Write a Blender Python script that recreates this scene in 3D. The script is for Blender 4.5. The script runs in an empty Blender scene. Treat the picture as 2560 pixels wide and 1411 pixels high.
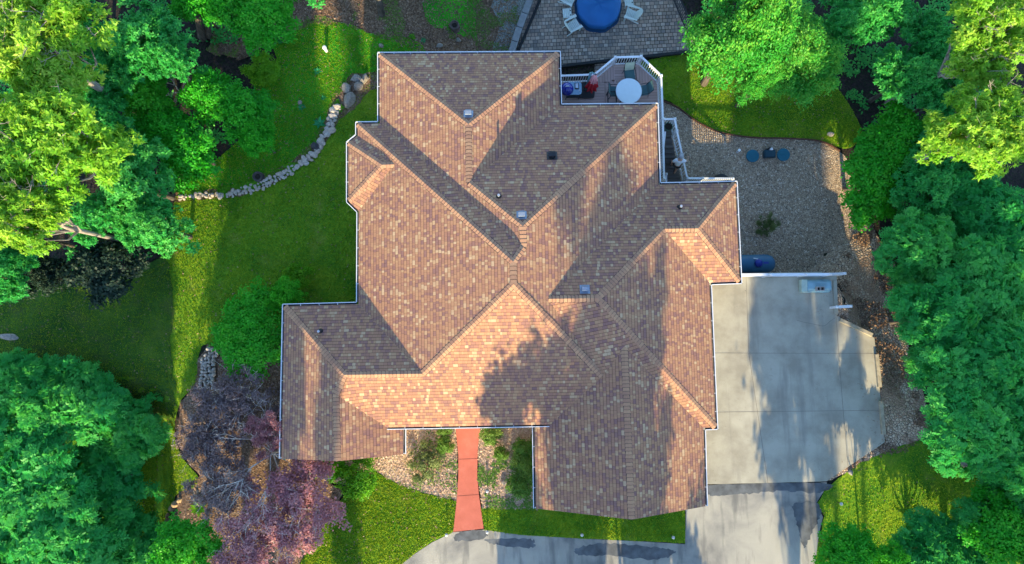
import bpy, bmesh, math, random
import numpy as np
from mathutils import Vector, Matrix
from mathutils.geometry import delaunay_2d_cdt
from mathutils import noise as mnoise

random.seed(7)
R_ = math.radians
SC = bpy.context.scene
COL = SC.collection

# ------------------------------------------------------------------ camera, sky, sun, exposure
F_PX, CAM_Z, TILT, YAW = 1775.0, 34.0, R_(4.5), R_(-1.1)
cam_d = bpy.data.cameras.new('camera')
cam_d.sensor_fit = 'HORIZONTAL'
cam_d.sensor_width = 36.0
cam_d.lens = F_PX / 2560 * 36.0
cam_d.clip_start, cam_d.clip_end = 0.5, 2000.0
cam = bpy.data.objects.new('camera', cam_d)
COL.objects.link(cam)
cam.location = (0, 0, CAM_Z)
cam.rotation_euler = (TILT, 0, YAW)
SC.camera = cam

SUN_EL, SUN_AZ = R_(21.0), R_(0.0)      # low sun from the bottom of the picture
SUN_STRENGTH, SKY_STRENGTH, EXPOSURE = 3.45, 0.15, 1.78
world = bpy.data.worlds.new('World')
SC.world = world
world.use_nodes = True
wn = world.node_tree
sky = wn.nodes.new('ShaderNodeTexSky')
sky.sky_type = 'NISHITA'
sky.sun_disc = False
sky.dust_density = 0.3
sky.ozone_density = 3.0
sky.sun_elevation = SUN_EL
sky.sun_rotation = R_(180) + SUN_AZ
wn.links.new(sky.outputs[0], wn.nodes['Background'].inputs[0])
wn.nodes['Background'].inputs[1].default_value = SKY_STRENGTH
sun_d = bpy.data.lights.new('sun', 'SUN')
sun_d.energy = SUN_STRENGTH
sun_d.angle = R_(0.5)
sun_d.color = (1.0, 0.80, 0.45)
sun = bpy.data.objects.new('sun', sun_d)
COL.objects.link(sun)
sdir = Vector((math.sin(SUN_AZ) * math.cos(SUN_EL), math.cos(SUN_AZ) * math.cos(SUN_EL), -math.sin(SUN_EL)))
sun.rotation_euler = sdir.to_track_quat('-Z', 'Y').to_euler()
sun.location = (0, -40, 40)
SC.view_settings.view_transform = 'Standard'
SC.view_settings.look = 'None'
SC.view_settings.exposure = EXPOSURE
SC.view_settings.gamma = 1.0
SC.cycles.max_bounces = 6
SC.cycles.transparent_max_bounces = 4

# ------------------------------------------------------------------ photo pixel -> point on a level
RM = (Matrix.Rotation(YAW, 3, 'Z') @ Matrix.Rotation(TILT, 3, 'X'))
def ray(px, py):
    return RM @ Vector(((px - 1280) / F_PX, (705.5 - py) / F_PX, -1.0))
def at(px, py, z):
    d = ray(px, py)
    t = (z - CAM_Z) / d.z
    return Vector((d.x * t, d.y * t, z))
def sstep(t):
    t = max(0.0, min(1.0, t))
    return t * t * (3 - 2 * t)
GY = [(-60, 0, 14, .7), (-10, 0, 13, .8), (-5, 1, 12, 1.2), (-1.2, 2, 8, 2.62), (5, 2, 6, 2.6), (9.2, 2.3, 2.9, 2.6), (15.4, 2.3, 2.9, 2.6), (18, -4, 7, 2.6), (60, -5, 8, 2.6)]
def gz(x, y):
    for (x0, a0, b0, d0_), (x1, a1, b1, d1_) in zip(GY, GY[1:]):
        if x <= x1 or x1 == 60:
            t = sstep((x - x0) / (x1 - x0))
            a, b, dep = a0 + (a1 - a0) * t, b0 + (b1 - b0) * t, d0_ + (d1_ - d0_) * t
            break
    return -dep * sstep((y - a) / (b - a)) - 2.6 * sstep((-14.8 - x) / 3.5) * sstep((-1.0 - y) / 4.0)
def gp(px, py, up=0.0):
    z = -1.0
    for _ in range(14):
        p = at(px, py, z + up)
        z = 0.5 * z + 0.5 * gz(p.x, p.y)
    p = at(px, py, z + up)
    return Vector((p.x, p.y, gz(p.x, p.y) + up))

# ------------------------------------------------------------------ objects
def tag(o, label=None, cat=None, group=None, kind=None):
    if label: o['label'] = label
    if cat: o['category'] = cat
    if group: o['group'] = group
    if kind: o['kind'] = kind
    return o
def thing(name, label, cat, loc=(0, 0, 0), rz=0.0, group=None):
    o = bpy.data.objects.new(name, None)
    o.empty_display_size = 0.2
    COL.objects.link(o)
    o.location = loc
    o.rotation_euler = (0, 0, rz)
    return tag(o, label, cat, group)
def children(o):
    return [c for c in bpy.data.objects if c.parent == o]
def copy_tree(o, kids, parent=None):
    c = o.copy()
    COL.objects.link(c)
    if parent: c.parent = parent
    for k, kk in kids:
        copy_tree(k, kk, c)
    return c
def kid_tree(o):
    return [(k, kid_tree(k)) for k in children(o)]

class MB:
    """collects shapes and links them as one mesh object"""
    def __init__(s): s.v, s.f, s.m = [], [], []
    def add(s, vs, fs, mi=0):
        n = len(s.v)
        s.v += [tuple(v) for v in vs]
        s.f += [tuple(i + n for i in f) for f in fs]
        s.m += [mi] * len(fs)
        return s
    def box(s, c, size, rz=0.0, M=None, mi=0):
        hx, hy, hz = size[0] / 2, size[1] / 2, size[2] / 2
        m = M if M else Matrix.Rotation(rz, 3, 'Z')
        vs = [Vector(c) + m @ Vector((x, y, z)) for x in (-hx, hx) for y in (-hy, hy) for z in (-hz, hz)]
        return s.add(vs, [(0, 1, 3, 2), (4, 6, 7, 5), (0, 4, 5, 1), (2, 3, 7, 6), (0, 2, 6, 4), (1, 5, 7, 3)], mi)
    def beam(s, a, b, w, h, mi=0):
        a, b = Vector(a), Vector(b)
        d = (b - a)
        L = d.length
        if L < 1e-6: return s
        x = d / L
        side = Vector((0, 0, 1)).cross(x)
        side = side.normalized() if side.length > 1e-4 else Vector((0, 1, 0))
        up = x.cross(side)
        M = Matrix((x, side, up)).transposed()
        return s.box((a + b) / 2, (L, w, h), M=M, mi=mi)
    def tube(s, pts, rad, n=8, caps=True, mi=0):
        pts = [Vector(p) for p in pts]
        rad = rad if isinstance(rad, (list, tuple)) else [rad] * len(pts)
        vs, fs = [], []
        ref = Vector((0.31, 0.17, 0.93))
        for i, p in enumerate(pts):
            d = (pts[min(i + 1, len(pts) - 1)] - pts[max(i - 1, 0)])
            d = d.normalized() if d.length > 1e-9 else Vector((0, 0, 1))
            r0 = ref if abs(d.dot(ref)) < 0.95 else Vector((1, 0, 0))
            u = d.cross(r0).normalized()
            w = d.cross(u)
            for k in range(n):
                a = 2 * math.pi * k / n
                vs.append(p + (u * math.cos(a) + w * math.sin(a)) * rad[i])
        for i in range(len(pts) - 1):
            for k in range(n):
                k2 = (k + 1) % n
                fs.append((i * n + k, i * n + k2, (i + 1) * n + k2, (i + 1) * n + k))
        if caps:
            fs.append(tuple(range(n - 1, -1, -1)))
            fs.append(tuple((len(pts) - 1) * n + k for k in range(n)))
        return s.add(vs, fs, mi)
    def lathe(s, prof, c=(0, 0, 0), n=24, mi=0, sx=1.0, sy=1.0, M=None):
        vs, fs = [], []
        for r, z in prof:
            for k in range(n):
                a = 2 * math.pi * k / n
                v = Vector((r * math.cos(a) * sx, r * math.sin(a) * sy, z))
                vs.append((M @ v if M else v) + Vector(c))
        for i in range(len(prof) - 1):
            for k in range(n):
                k2 = (k + 1) % n
                fs.append((i * n + k, i * n + k2, (i + 1) * n + k2, (i + 1) * n + k))
        if prof[0][0] > 1e-4: fs.append(tuple(range(n - 1, -1, -1)))
        if prof[-1][0] > 1e-4: fs.append(tuple((len(prof) - 1) * n + k for k in range(n)))
        return s.add(vs, fs, mi)
    def prism(s, poly, z0, z1, mi=0):
        n = len(poly)
        area = sum(poly[i][0] * poly[(i + 1) % n][1] - poly[(i + 1) % n][0] * poly[i][1] for i in range(n))
        if area < 0: poly = poly[::-1]
        vs = [(p[0], p[1], z0) for p in poly] + [(p[0], p[1], z1) for p in poly]
        fs = [tuple(range(n - 1, -1, -1)), tuple(range(n, 2 * n))]
        fs += [(i, (i + 1) % n, n + (i + 1) % n, n + i) for i in range(n)]
        return s.add(vs, fs, mi)
    def build(s, name, mats, parent=None, smooth=False, org=None, bevel=0.0):
        me = bpy.data.meshes.new(name)
        o3 = Vector(org) if org is not None else Vector((0, 0, 0))
        me.from_pydata([tuple(Vector(v) - o3) for v in s.v], [], s.f)
        for m in (mats if isinstance(mats, (list, tuple)) else [mats]): me.materials.append(m)
        if any(s.m): me.polygons.foreach_set('material_index', s.m)
        if bevel > 0:
            bm = bmesh.new(); bm.from_mesh(me)
            bmesh.ops.bevel(bm, geom=bm.edges[:], offset=bevel, segments=2, affect='EDGES', profile=0.6)
            bm.to_mesh(me); bm.free()
        if smooth: me.polygons.foreach_set('use_smooth', [True] * len(me.polygons))
        me.update()
        o = bpy.data.objects.new(name, me)
        COL.objects.link(o)
        if parent is not None: o.parent = parent
        return o

# ------------------------------------------------------------------ materials
class NT:
    def __init__(s, name):
        s.mat = bpy.data.materials.new(name)
        s.mat.use_nodes = True
        s.nt = s.mat.node_tree
        s.b = s.nt.nodes['Principled BSDF']
        s.out = s.nt.nodes['Material Output']
    def n(s, typ, ins=None, **kw):
        nd = s.nt.nodes.new('ShaderNode' + typ)
        for k, v in kw.items(): setattr(nd, k, v)
        for k, v in (ins or {}).items(): s.put(nd.inputs[k], v)
        return nd
    def put(s, sock, v):
        if isinstance(v, bpy.types.NodeSocket): s.nt.links.new(v, sock)
        elif isinstance(v, bpy.types.Node): s.nt.links.new(v.outputs[0], sock)
        else:
            if isinstance(v, (tuple, list)) and sock.type == 'RGBA' and len(v) == 3: v = (*v, 1)
            sock.default_value = v
    def math(s, op, a, b=0.0, clamp=False):
        return s.n('Math', {0: a, 1: b}, operation=op, use_clamp=clamp).outputs[0]
    def coord(s, which='Object'): return s.n('TexCoord').outputs[which]
    def pos(s): return s.n('NewGeometry').outputs['Position']
    def noise(s, scale, detail=3, vec=None, rough=0.55, dist=0.0):
        return s.n('TexNoise', {'Vector': vec if vec is not None else s.pos(), 'Scale': scale, 'Detail': detail, 'Roughness': rough, 'Distortion': dist}).outputs['Fac']
    def ramp(s, fac, stops, interp='LINEAR'):
        r = s.n('ValToRGB', {0: fac})
        r.color_ramp.interpolation = interp
        el = r.color_ramp.elements
        while len(el) < len(stops): el.new(0.5)
        for e, (p, c) in zip(el, stops):
            e.position = p
            e.color = (*c, 1) if len(c) == 3 else c
        return r.outputs[0]
    def mix(s, fac, a, b, blend='MIX'):
        m = s.n('Mix', data_type='RGBA', blend_type=blend)
        s.put(m.inputs[0], fac); s.put(m.inputs[6], a); s.put(m.inputs[7], b)
        return m.outputs[2]
    def bump(s, h, dist=0.02, strength=1.0):
        return s.n('Bump', {'Height': h, 'Distance': dist, 'Strength': strength}).outputs[0]
    def fin(s, col=None, rough=0.8, normal=None, metal=0.0, spec=None):
        if col is not None: s.put(s.b.inputs['Base Color'], col)
        s.put(s.b.inputs['Roughness'], rough)
        s.put(s.b.inputs['Metallic'], metal)
        if spec is not None: s.b.inputs['Specular IOR Level'].default_value = spec
        if normal is not None: s.put(s.b.inputs['Normal'], normal)
        return s.mat

def m_plain(name, c, rough=0.6, metal=0.0, var=0.12, scale=6.0, spec=0.4):
    t = NT(name)
    f = t.noise(scale, 4)
    c0 = tuple(x * (1 - var) for x in c); c1 = tuple(min(1, x * (1 + var)) for x in c)
    return t.fin(t.ramp(f, [(0.3, c0), (0.7, c1)]), rough, metal=metal, spec=spec)

def m_grass(name, dark, mid, light, dry, dryness=0.5):
    t = NT(name)
    a = t.noise(0.55, 4); b = t.noise(9.0, 5, rough=0.7); c = t.noise(60, 3)
    base = t.ramp(t.math('ADD', t.math('MULTIPLY', a, 0.45), t.math('MULTIPLY', b, 0.55)), [(0.36, dark), (0.5, mid), (0.64, light)])
    dr = t.ramp(t.noise(0.9, 5, rough=0.65), [(dryness, (0, 0, 0)), (dryness + 0.18, (0.6, 0.6, 0.6))])
    col = t.mix(dr, base, t.mix(c, dry, mid))
    h = t.math('ADD', t.math('MULTIPLY', c, 0.6), b)
    return t.fin(col, 0.9, t.bump(h, 0.05, 0.6), spec=0.15)

def m_litter(name, cols, scale=16.0, bump=0.03):
    t = NT(name)
    v = t.n('TexVoronoi', {'Vector': t.pos(), 'Scale': scale, 'Randomness': 1.0})
    w = t.n('TexWhiteNoise', {'Vector': v.outputs['Color']}).outputs['Value']
    col = t.ramp(w, [(i / (len(cols) - 1), c) for i, c in enumerate(cols)])
    big = t.noise(1.1, 4)
    col = t.mix(t.math('MULTIPLY', t.ramp(big, [(0.42, (0, 0, 0)), (0.62, (1, 1, 1))]), 0.55), col, cols[0])
    return t.fin(col, 0.95, t.bump(t.math('ADD', v.outputs['Distance'], t.noise(30, 3)), bump, 0.9), spec=0.1)

def m_stones(name, cols, scale, mortar=(0.03, 0.03, 0.028), edge=0.09, bump=0.05, big=None):
    t = NT(name)
    pos = t.pos()
    v = t.n('TexVoronoi', {'Vector': pos, 'Scale': scale, 'Randomness': 1.0})
    e = t.n('TexVoronoi', {'Vector': pos, 'Scale': scale, 'Randomness': 1.0}, feature='DISTANCE_TO_EDGE')
    w = t.n('TexWhiteNoise', {'Vector': v.outputs['Color']}).outputs['Value']
    col = t.ramp(w, [(i / (len(cols) - 1), c) for i, c in enumerate(cols)])
    col = t.mix(t.math('MULTIPLY', t.noise(0.6, 4), 0.35), col, cols[1])
    gap = t.ramp(e.outputs['Distance'], [(edge * 0.35, (0, 0, 0)), (edge, (1, 1, 1))])
    col = t.mix(gap, mortar, col)
    if big: col = t.mix(t.ramp(t.noise(0.5, 5), [(0.5, (0, 0, 0)), (0.62, (0.8, 0.8, 0.8))]), col, big)
    h = t.n('MapRange', {0: e.outputs['Distance'], 1: 0.0, 2: 0.35, 3: 0.0, 4: 1.0}).outputs[0]
    return t.fin(col, 0.85, t.bump(h, bump, 1.0), spec=0.25)

def m_shingle():
    t = NT('asphalt_shingle')
    uv = t.coord('UV')
    sp = t.n('SeparateXYZ', {0: uv})
    u, v = sp.outputs[0], sp.outputs[1]
    vr = t.math('DIVIDE', v, 0.145)
    row = t.math('FLOOR', vr)
    fv = t.math('FRACT', vr)
    rr = t.n('TexWhiteNoise', {'W': row}, noise_dimensions='1D').outputs['Value']
    uu = t.math('ADD', t.math('DIVIDE', u, 0.135), t.math('MULTIPLY', rr, 31.7))
    wob = t.math('MULTIPLY', t.math('SINE', t.math('ADD', t.math('MULTIPLY', uu, 1.7), t.math('MULTIPLY', rr, 40.0))), 0.28)
    uu = t.math('ADD', uu, wob)
    col_i = t.math('FLOOR', uu)
    fu = t.math('FRACT', uu)
    cell = t.n('CombineXYZ', {0: col_i, 1: row})
    w = t.n('TexWhiteNoise', {'Vector': cell.outputs[0]}, noise_dimensions='2D').outputs['Value']
    c = t.ramp(w, [(0.0, (0.165, 0.080, 0.102)), (0.14, (0.250, 0.116, 0.106)), (0.38, (0.368, 0.176, 0.104)),
                   (0.72, (0.440, 0.230, 0.120)), (0.88, (0.500, 0.298, 0.150)), (0.96, (0.60, 0.42, 0.235)), (1.0, (0.64, 0.47, 0.28))])
    blot = t.noise(0.8, 4)
    c = t.mix(t.math('MULTIPLY', blot, 0.4), c, (0.37, 0.188, 0.110))
    strk = t.ramp(t.noise(1.0, 5, vec=t.n('Mapping', {'Vector': uv, 'Scale': (1.3, 0.22, 1)}).outputs[0]), [(0.48, (0, 0, 0)), (0.72, (0.28, 0.28, 0.28))])
    c = t.mix(strk, c, (0.22, 0.135, 0.112))
    grit = t.noise(90, 2)
    c = t.mix(0.3, c, t.mix(grit, (0.10, 0.055, 0.055), (0.44, 0.26, 0.17)))
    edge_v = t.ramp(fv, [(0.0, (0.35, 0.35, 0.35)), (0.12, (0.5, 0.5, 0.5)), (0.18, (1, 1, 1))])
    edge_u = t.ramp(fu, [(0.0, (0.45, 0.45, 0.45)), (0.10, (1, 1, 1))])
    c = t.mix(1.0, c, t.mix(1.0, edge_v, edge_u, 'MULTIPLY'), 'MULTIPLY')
    hgt = t.math('ADD', t.math('MULTIPLY', t.math('SUBTRACT', 1.0, fv), 0.6), t.math('MULTIPLY', w, 0.55))
    return t.fin(c, 0.9, t.bump(hgt, 0.012, 0.8), spec=0.2)
def m_cap():
    t = NT('ridge_cap_shingle')
    r = t.n('NewGeometry').outputs['Random Per Island']
    c = t.ramp(r, [(0.0, (0.37, 0.19, 0.118)), (0.5, (0.44, 0.24, 0.14)), (1.0, (0.50, 0.285, 0.16))])
    c = t.mix(t.math('MULTIPLY', t.noise(80, 2), 0.4), c, (0.22, 0.135, 0.10))
    return t.fin(c, 0.9, spec=0.2)

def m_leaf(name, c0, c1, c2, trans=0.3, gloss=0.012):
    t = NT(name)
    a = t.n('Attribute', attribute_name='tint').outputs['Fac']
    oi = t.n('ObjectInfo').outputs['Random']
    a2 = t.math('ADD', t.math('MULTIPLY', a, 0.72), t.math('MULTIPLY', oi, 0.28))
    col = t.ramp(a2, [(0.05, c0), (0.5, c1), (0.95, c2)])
    d = t.n('BsdfDiffuse', {'Color': col})
    tr = t.n('BsdfTranslucent', {'Color': t.mix(0.5, col, tuple(min(1, x * 1.5) for x in c2))})
    g = t.n('BsdfGlossy', {'Color': (0.9, 0.95, 1.0), 'Roughness': 0.45})
    m1 = t.n('MixShader', {0: trans, 1: d.outputs[0], 2: tr.outputs[0]})
    m2 = t.n('MixShader', {0: gloss, 1: m1.outputs[0], 2: g.outputs[0]})
    t.nt.links.new(m2.outputs[0], t.out.inputs[0])
    return t.mat

def m_concrete():
    t = NT('parking_concrete')
    f = t.noise(0.7, 6, rough=0.65); g = t.noise(40, 3)
    st = t.noise(1.0, 5, vec=t.n('Mapping', {'Vector': t.pos(), 'Scale': (0.35, 4.5, 1)}).outputs[0])
    c = t.ramp(f, [(0.36, (0.285, 0.260, 0.200)), (0.5, (0.39, 0.365, 0.285)), (0.64, (0.48, 0.455, 0.36))])
    c = t.mix(t.math('MULTIPLY', st, 0.4), c, (0.35, 0.33, 0.28))
    c = t.mix(t.math('MULTIPLY', g, 0.25), c, (0.26, 0.25, 0.21))
    sp = t.ramp(t.noise(2.4, 7, rough=0.75), [(0.62, (0, 0, 0)), (0.74, (0.6, 0.6, 0.6))])
    c = t.mix(sp, c, (0.20, 0.18, 0.145))
    tyre = t.ramp(t.noise(1.0, 5, vec=t.n('Mapping', {'Vector': t.pos(), 'Scale': (1.6, 0.16, 1)}).outputs[0], rough=0.6), [(0.56, (0, 0, 0)), (0.68, (0.6, 0.6, 0.6))])
    c = t.mix(tyre, c, (0.24, 0.225, 0.19))
    blk = t.ramp(t.noise(11, 2), [(0.735, (0, 0, 0)), (0.76, (0.8, 0.8, 0.8))])
    c = t.mix(blk, c, (0.10, 0.09, 0.075))
    return t.fin(c, 0.85, t.bump(g, 0.006, 0.6), spec=0.25)
def m_asphalt():
    t = NT('worn_asphalt')
    f = t.noise(0.32, 6, rough=0.62, dist=0.6); g = t.noise(55, 3)
    c = t.ramp(f, [(0.34, (0.15, 0.15, 0.148)), (0.44, (0.30, 0.29, 0.26)), (0.56, (0.42, 0.40, 0.34)), (0.70, (0.51, 0.48, 0.40))])
    c = t.mix(t.math('MULTIPLY', g, 0.35), c, (0.16, 0.16, 0.15))
    st = t.ramp(t.noise(1.0, 6, vec=t.n('Mapping', {'Vector': t.pos(), 'Scale': (2.2, 0.35, 1)}).outputs[0]), [(0.52, (0, 0, 0)), (0.66, (0.55, 0.55, 0.55))])
    c = t.mix(st, c, (0.10, 0.105, 0.107))
    return t.fin(c, 0.85, t.bump(g, 0.01, 0.8), spec=0.25)
def m_pavers():
    t = NT('tumbled_pavers')
    pos = t.pos()
    wob = t.n('Mapping', {'Vector': pos, 'Rotation': (0, 0, R_(-2))}).outputs[0]
    off = t.n('TexNoise', {'Vector': wob, 'Scale': 3.0}).outputs['Color']
    v2 = t.mix(0.03, wob, off)
    br = t.n('TexBrick', {'Vector': v2, 'Color1': (0, 0, 0), 'Color2': (1, 1, 1), 'Mortar': (0.5, 0.5, 0.5), 'Scale': 1.0, 'Mortar Size': 0.013,
             'Mortar Smooth': 0.2, 'Brick Width': 0.24, 'Row Height': 0.19}, offset=0.5, squash=0.7, squash_frequency=3)
    f = t.n('SeparateColor', {0: br.outputs['Color']}).outputs[0]
    c = t.ramp(f, [(0, (0.22, 0.185, 0.165)), (0.35, (0.34, 0.265, 0.205)), (0.65, (0.43, 0.30, 0.225)), (1, (0.54, 0.45, 0.37))])
    c = t.mix(t.math('MULTIPLY', t.noise(12, 4), 0.35), c, (0.2, 0.2, 0.2))
    moss = t.ramp(t.noise(0.45, 4), [(0.5, (0, 0, 0)), (0.62, (1, 1, 1))])
    c = t.mix(br.outputs['Fac'], c, t.mix(moss, (0.075, 0.075, 0.075), (0.018, 0.018, 0.014)))
    h = t.math('SUBTRACT', 1.0, br.outputs['Fac'])
    return t.fin(c, 0.8, t.bump(h, 0.015, 0.9), spec=0.3)
def m_boards(name, c, w=0.14, axis=1, gap=(0.03, 0.025, 0.025), rough=0.65):
    t = NT(name)
    sp = t.n('SeparateXYZ', {0: t.pos()})
    r = t.math('DIVIDE', sp.outputs[axis], w)
    fr = t.math('FRACT', r)
    wv = t.n('TexWhiteNoise', {'W': t.math('FLOOR', r)}, noise_dimensions='1D').outputs['Value']
    sc = (3, 60, 3) if axis == 1 else (60, 3, 3)
    gr = t.noise(1.0, 4, vec=t.n('Mapping', {'Vector': t.pos(), 'Scale': sc}).outputs[0])
    col = t.ramp(t.math('ADD', t.math('MULTIPLY', wv, 0.6), t.math('MULTIPLY', gr, 0.4)), [(0.1, tuple(x * 0.8 for x in c)), (0.9, tuple(x * 1.2 for x in c))])
    g = t.ramp(fr, [(0.0, (0, 0, 0)), (0.05, (0, 0, 0)), (0.08, (1, 1, 1))])
    return t.fin(t.mix(g, gap, col), rough, spec=0.3)
def m_bark(name='tree_bark', c=(0.11, 0.095, 0.08)):
    t = NT(name)
    f = t.noise(1.0, 6, vec=t.n('Mapping', {'Vector': t.coord(), 'Scale': (12, 12, 2.0)}).outputs[0])
    return t.fin(t.ramp(f, [(0.3, tuple(x * 0.5 for x in c)), (0.7, tuple(x * 1.4 for x in c))]), 0.95, t.bump(f, 0.03, 0.8), spec=0.1)
def m_rock(name, c, scale=3.0):
    t = NT(name)
    f = t.noise(scale, 6, vec=t.coord(), rough=0.65)
    oi = t.n('ObjectInfo').outputs['Random']
    col = t.ramp(f, [(0.34, tuple(x * 0.38 for x in c)), (0.52, c), (0.72, tuple(min(1, x * 1.4) for x in c))])
    col = t.mix(t.ramp(t.noise(scale * 3, 5, vec=t.coord(), rough=.7), [(.5, (0, 0, 0)), (.7, (.7, .7, .7))]), col, tuple(x * .45 for x in c))
    col = t.mix(t.math('MULTIPLY', oi, 0.5), col, tuple(x * y for x, y in zip(c, (0.85, 0.66, 0.52))))
    return t.fin(col, 0.9, t.bump(t.noise(scale * 5, 4, vec=t.coord()), 0.03, 0.7), spec=0.2)

M = {}
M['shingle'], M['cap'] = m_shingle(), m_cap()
M['cap_shade'] = m_plain('cap_groove_shade', (0.07, 0.05, 0.047), 0.95)  # near-black colour standing for the shadow grooves between cap shingles
M['white'] = m_plain('white_vinyl', (0.70, 0.72, 0.75), 0.4, var=0.04)
M['gutter_in'] = m_plain('dirty_shaded_gutter', (0.06, 0.06, 0.058), 0.8, var=0.4)  # dirt and the shade of the deep trough, both in the colour
M['siding'] = m_boards('lap_siding', (0.52, 0.46, 0.38), 0.15, axis=2, gap=(0.3, 0.26, 0.2))
M['soffit'] = m_plain('soffit', (0.7, 0.7, 0.68), 0.6, var=0.04)
M['glass'] = m_plain('window_glass', (0.05, 0.07, 0.085), 0.08, var=0.1, spec=0.8)
M['vent_metal'] = m_plain('galvanised_vent', (0.50, 0.55, 0.62), 0.35, 0.6, 0.08)
M['ventbox'] = m_plain('weathered_vent', (0.20, 0.25, 0.33), 0.4, 0.3, 0.15)
M['black'] = m_plain('black_plastic', (0.018, 0.019, 0.022), 0.5, var=0.3)
M['darkmetal'] = m_plain('dark_metal', (0.03, 0.035, 0.04), 0.45, 0.3, 0.2)
M['lawn'] = m_grass('mown_grass', (0.024, 0.145, 0.012), (0.110, 0.260, 0.014), (0.260, 0.370, 0.022), (0.40, 0.34, 0.08), 0.54)
M['rough'] = m_grass('shade_dark_grass', (0.012, 0.055, 0.010), (0.035, 0.105, 0.012), (0.095, 0.170, 0.020), (0.13, 0.105, 0.045), 0.50)  # grass colour darkened to carry the deep tree shade in the far west
M['lawn2'] = m_grass('clover_grass', (0.018, 0.220, 0.014), (0.050, 0.350, 0.018), (0.120, 0.440, 0.026), (0.26, 0.23, 0.08), 0.60)
M['forest'] = m_litter('forest_floor', [(0.018, 0.016, 0.015), (0.035, 0.027, 0.026), (0.022, 0.04, 0.016), (0.060, 0.042, 0.038), (0.04, 0.034, 0.034)], 12)
M['litter'] = m_litter('leaf_litter', [(0.10, 0.062, 0.042), (0.20, 0.12, 0.07), (0.28, 0.185, 0.12), (0.15, 0.10, 0.07), (0.40, 0.30, 0.22)], 14)
M['mulch'] = m_litter('planting_bed', [(0.30, 0.20, 0.13), (0.54, 0.38, 0.27), (0.70, 0.56, 0.43), (0.40, 0.38, 0.16), (0.64, 0.44, 0.34)], 17, 0.015)
M['gravel'] = m_stones('river_gravel', [(0.28, 0.20, 0.14), (0.48, 0.36, 0.25), (0.62, 0.49, 0.36), (0.36, 0.25, 0.17), (0.78, 0.67, 0.54)], 12.0, mortar=(0.10, 0.085, 0.07), bump=0.03)
M['rubble'] = m_stones('slope_rubble', [(0.36, 0.25, 0.17), (0.58, 0.42, 0.29), (0.72, 0.58, 0.44), (0.44, 0.29, 0.19), (0.80, 0.62, 0.45)], 8.0, mortar=(0.09, 0.07, 0.055), big=(0.36, 0.23, 0.15))
M['palegravel'] = m_stones('pale_gravel', [(0.32, 0.34, 0.33), (0.46, 0.48, 0.47), (0.60, 0.62, 0.60), (0.4, 0.42, 0.41)], 16.0, mortar=(0.10, 0.13, 0.10))
M['concrete'], M['asphalt'], M['pavers'] = m_concrete(), m_asphalt(), m_pavers()
M['fresh_asphalt'] = m_plain('sealed_asphalt', (0.095, 0.105, 0.115), 0.75, var=0.45, scale=2.2)
M['joint'] = m_plain('dark_joint', (0.17, 0.155, 0.13), 0.9)
def m_walk():
    t = NT('red_stained_concrete')
    c = t.ramp(t.noise(1.6, 6, rough=0.65), [(0.3, (0.46, 0.125, 0.085)), (0.55, (0.53, 0.150, 0.105)), (0.75, (0.58, 0.20, 0.145))])
    c = t.mix(t.math('MULTIPLY', t.noise(50, 3), 0.3), c, (0.34, 0.10, 0.07))
    c = t.mix(t.ramp(t.noise(5, 6, rough=0.7), [(0.6, (0, 0, 0)), (0.75, (0.5, 0.5, 0.5))]), c, (0.36, 0.14, 0.10))
    return t.fin(c, 0.8, t.bump(t.noise(50, 3), 0.005, 0.6), spec=0.25)
M['redwalk'] = m_walk()
M['redjoint'] = m_plain('red_joint', (0.22, 0.06, 0.045), 0.9)
M['deck'] = m_boards('composite_deck', (0.46, 0.32, 0.285), 0.14, 1)
M['deckx'] = m_boards('composite_deck_across', (0.46, 0.32, 0.285), 0.14, 0)
M['tread'] = m_boards('stair_tread', (0.15, 0.135, 0.125), 0.14, 1)
M['timber'] = m_plain('weathered_timber', (0.36, 0.31, 0.22), 0.85, var=0.3, scale=5)
M['bark'] = m_bark()
M['twig'] = m_bark('oak_bark', (0.30, 0.26, 0.22))
M['deadwood'] = m_bark('bare_branch', (0.62, 0.55, 0.48))
M['boulder'] = m_rock('grey_boulder', (0.36, 0.34, 0.31), 4)
M['stone'] = m_rock('field_stone', (0.56, 0.52, 0.47), 5)
M['tanstone'] = m_rock('tan_ledge', (0.40, 0.29, 0.17), 4)
M['bluecover'] = m_plain('blue_cover', (0.012, 0.13, 0.38), 0.55, var=0.12, scale=1.2)
M['adirondack'] = m_plain('pale_resin', (0.60, 0.68, 0.66), 0.5, var=0.05)
M['tablewhite'] = m_plain('frosted_tabletop', (0.62, 0.72, 0.76), 0.25, var=0.03)
M['sling'] = m_plain('sage_sling', (0.52, 0.56, 0.42), 0.8, var=0.08)
M['tealsling'] = m_plain('teal_sling', (0.06, 0.14, 0.15), 0.8, var=0.08)
M['grillblue'] = m_plain('blue_enamel', (0.008, 0.02, 0.26), 0.15, var=0.1, spec=0.7)
M['grillsteel'] = m_plain('grey_steel', (0.22, 0.36, 0.48), 0.4, 0.2, 0.06)
M['red'] = m_plain('red_fabric', (0.58, 0.02, 0.04), 0.85, var=0.15)
M['pink'] = m_plain('pink_striped_fabric', (0.75, 0.36, 0.38), 0.85, var=0.2, scale=18)
M['post'] = m_plain('grey_post', (0.10, 0.22, 0.26), 0.45, 0.2)
M['tank'] = m_plain('painted_tank', (0.025, 0.12, 0.23), 0.45, var=0.12, scale=2)
M['tankdome'] = m_plain('blue_dome', (0.01, 0.03, 0.28), 0.35)
M['teallid'] = m_plain('teal_lid', (0.006, 0.11, 0.17), 0.55, var=0.1)
M['darklid'] = m_plain('dark_teal_box', (0.008, 0.045, 0.07), 0.5, var=0.15)
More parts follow.
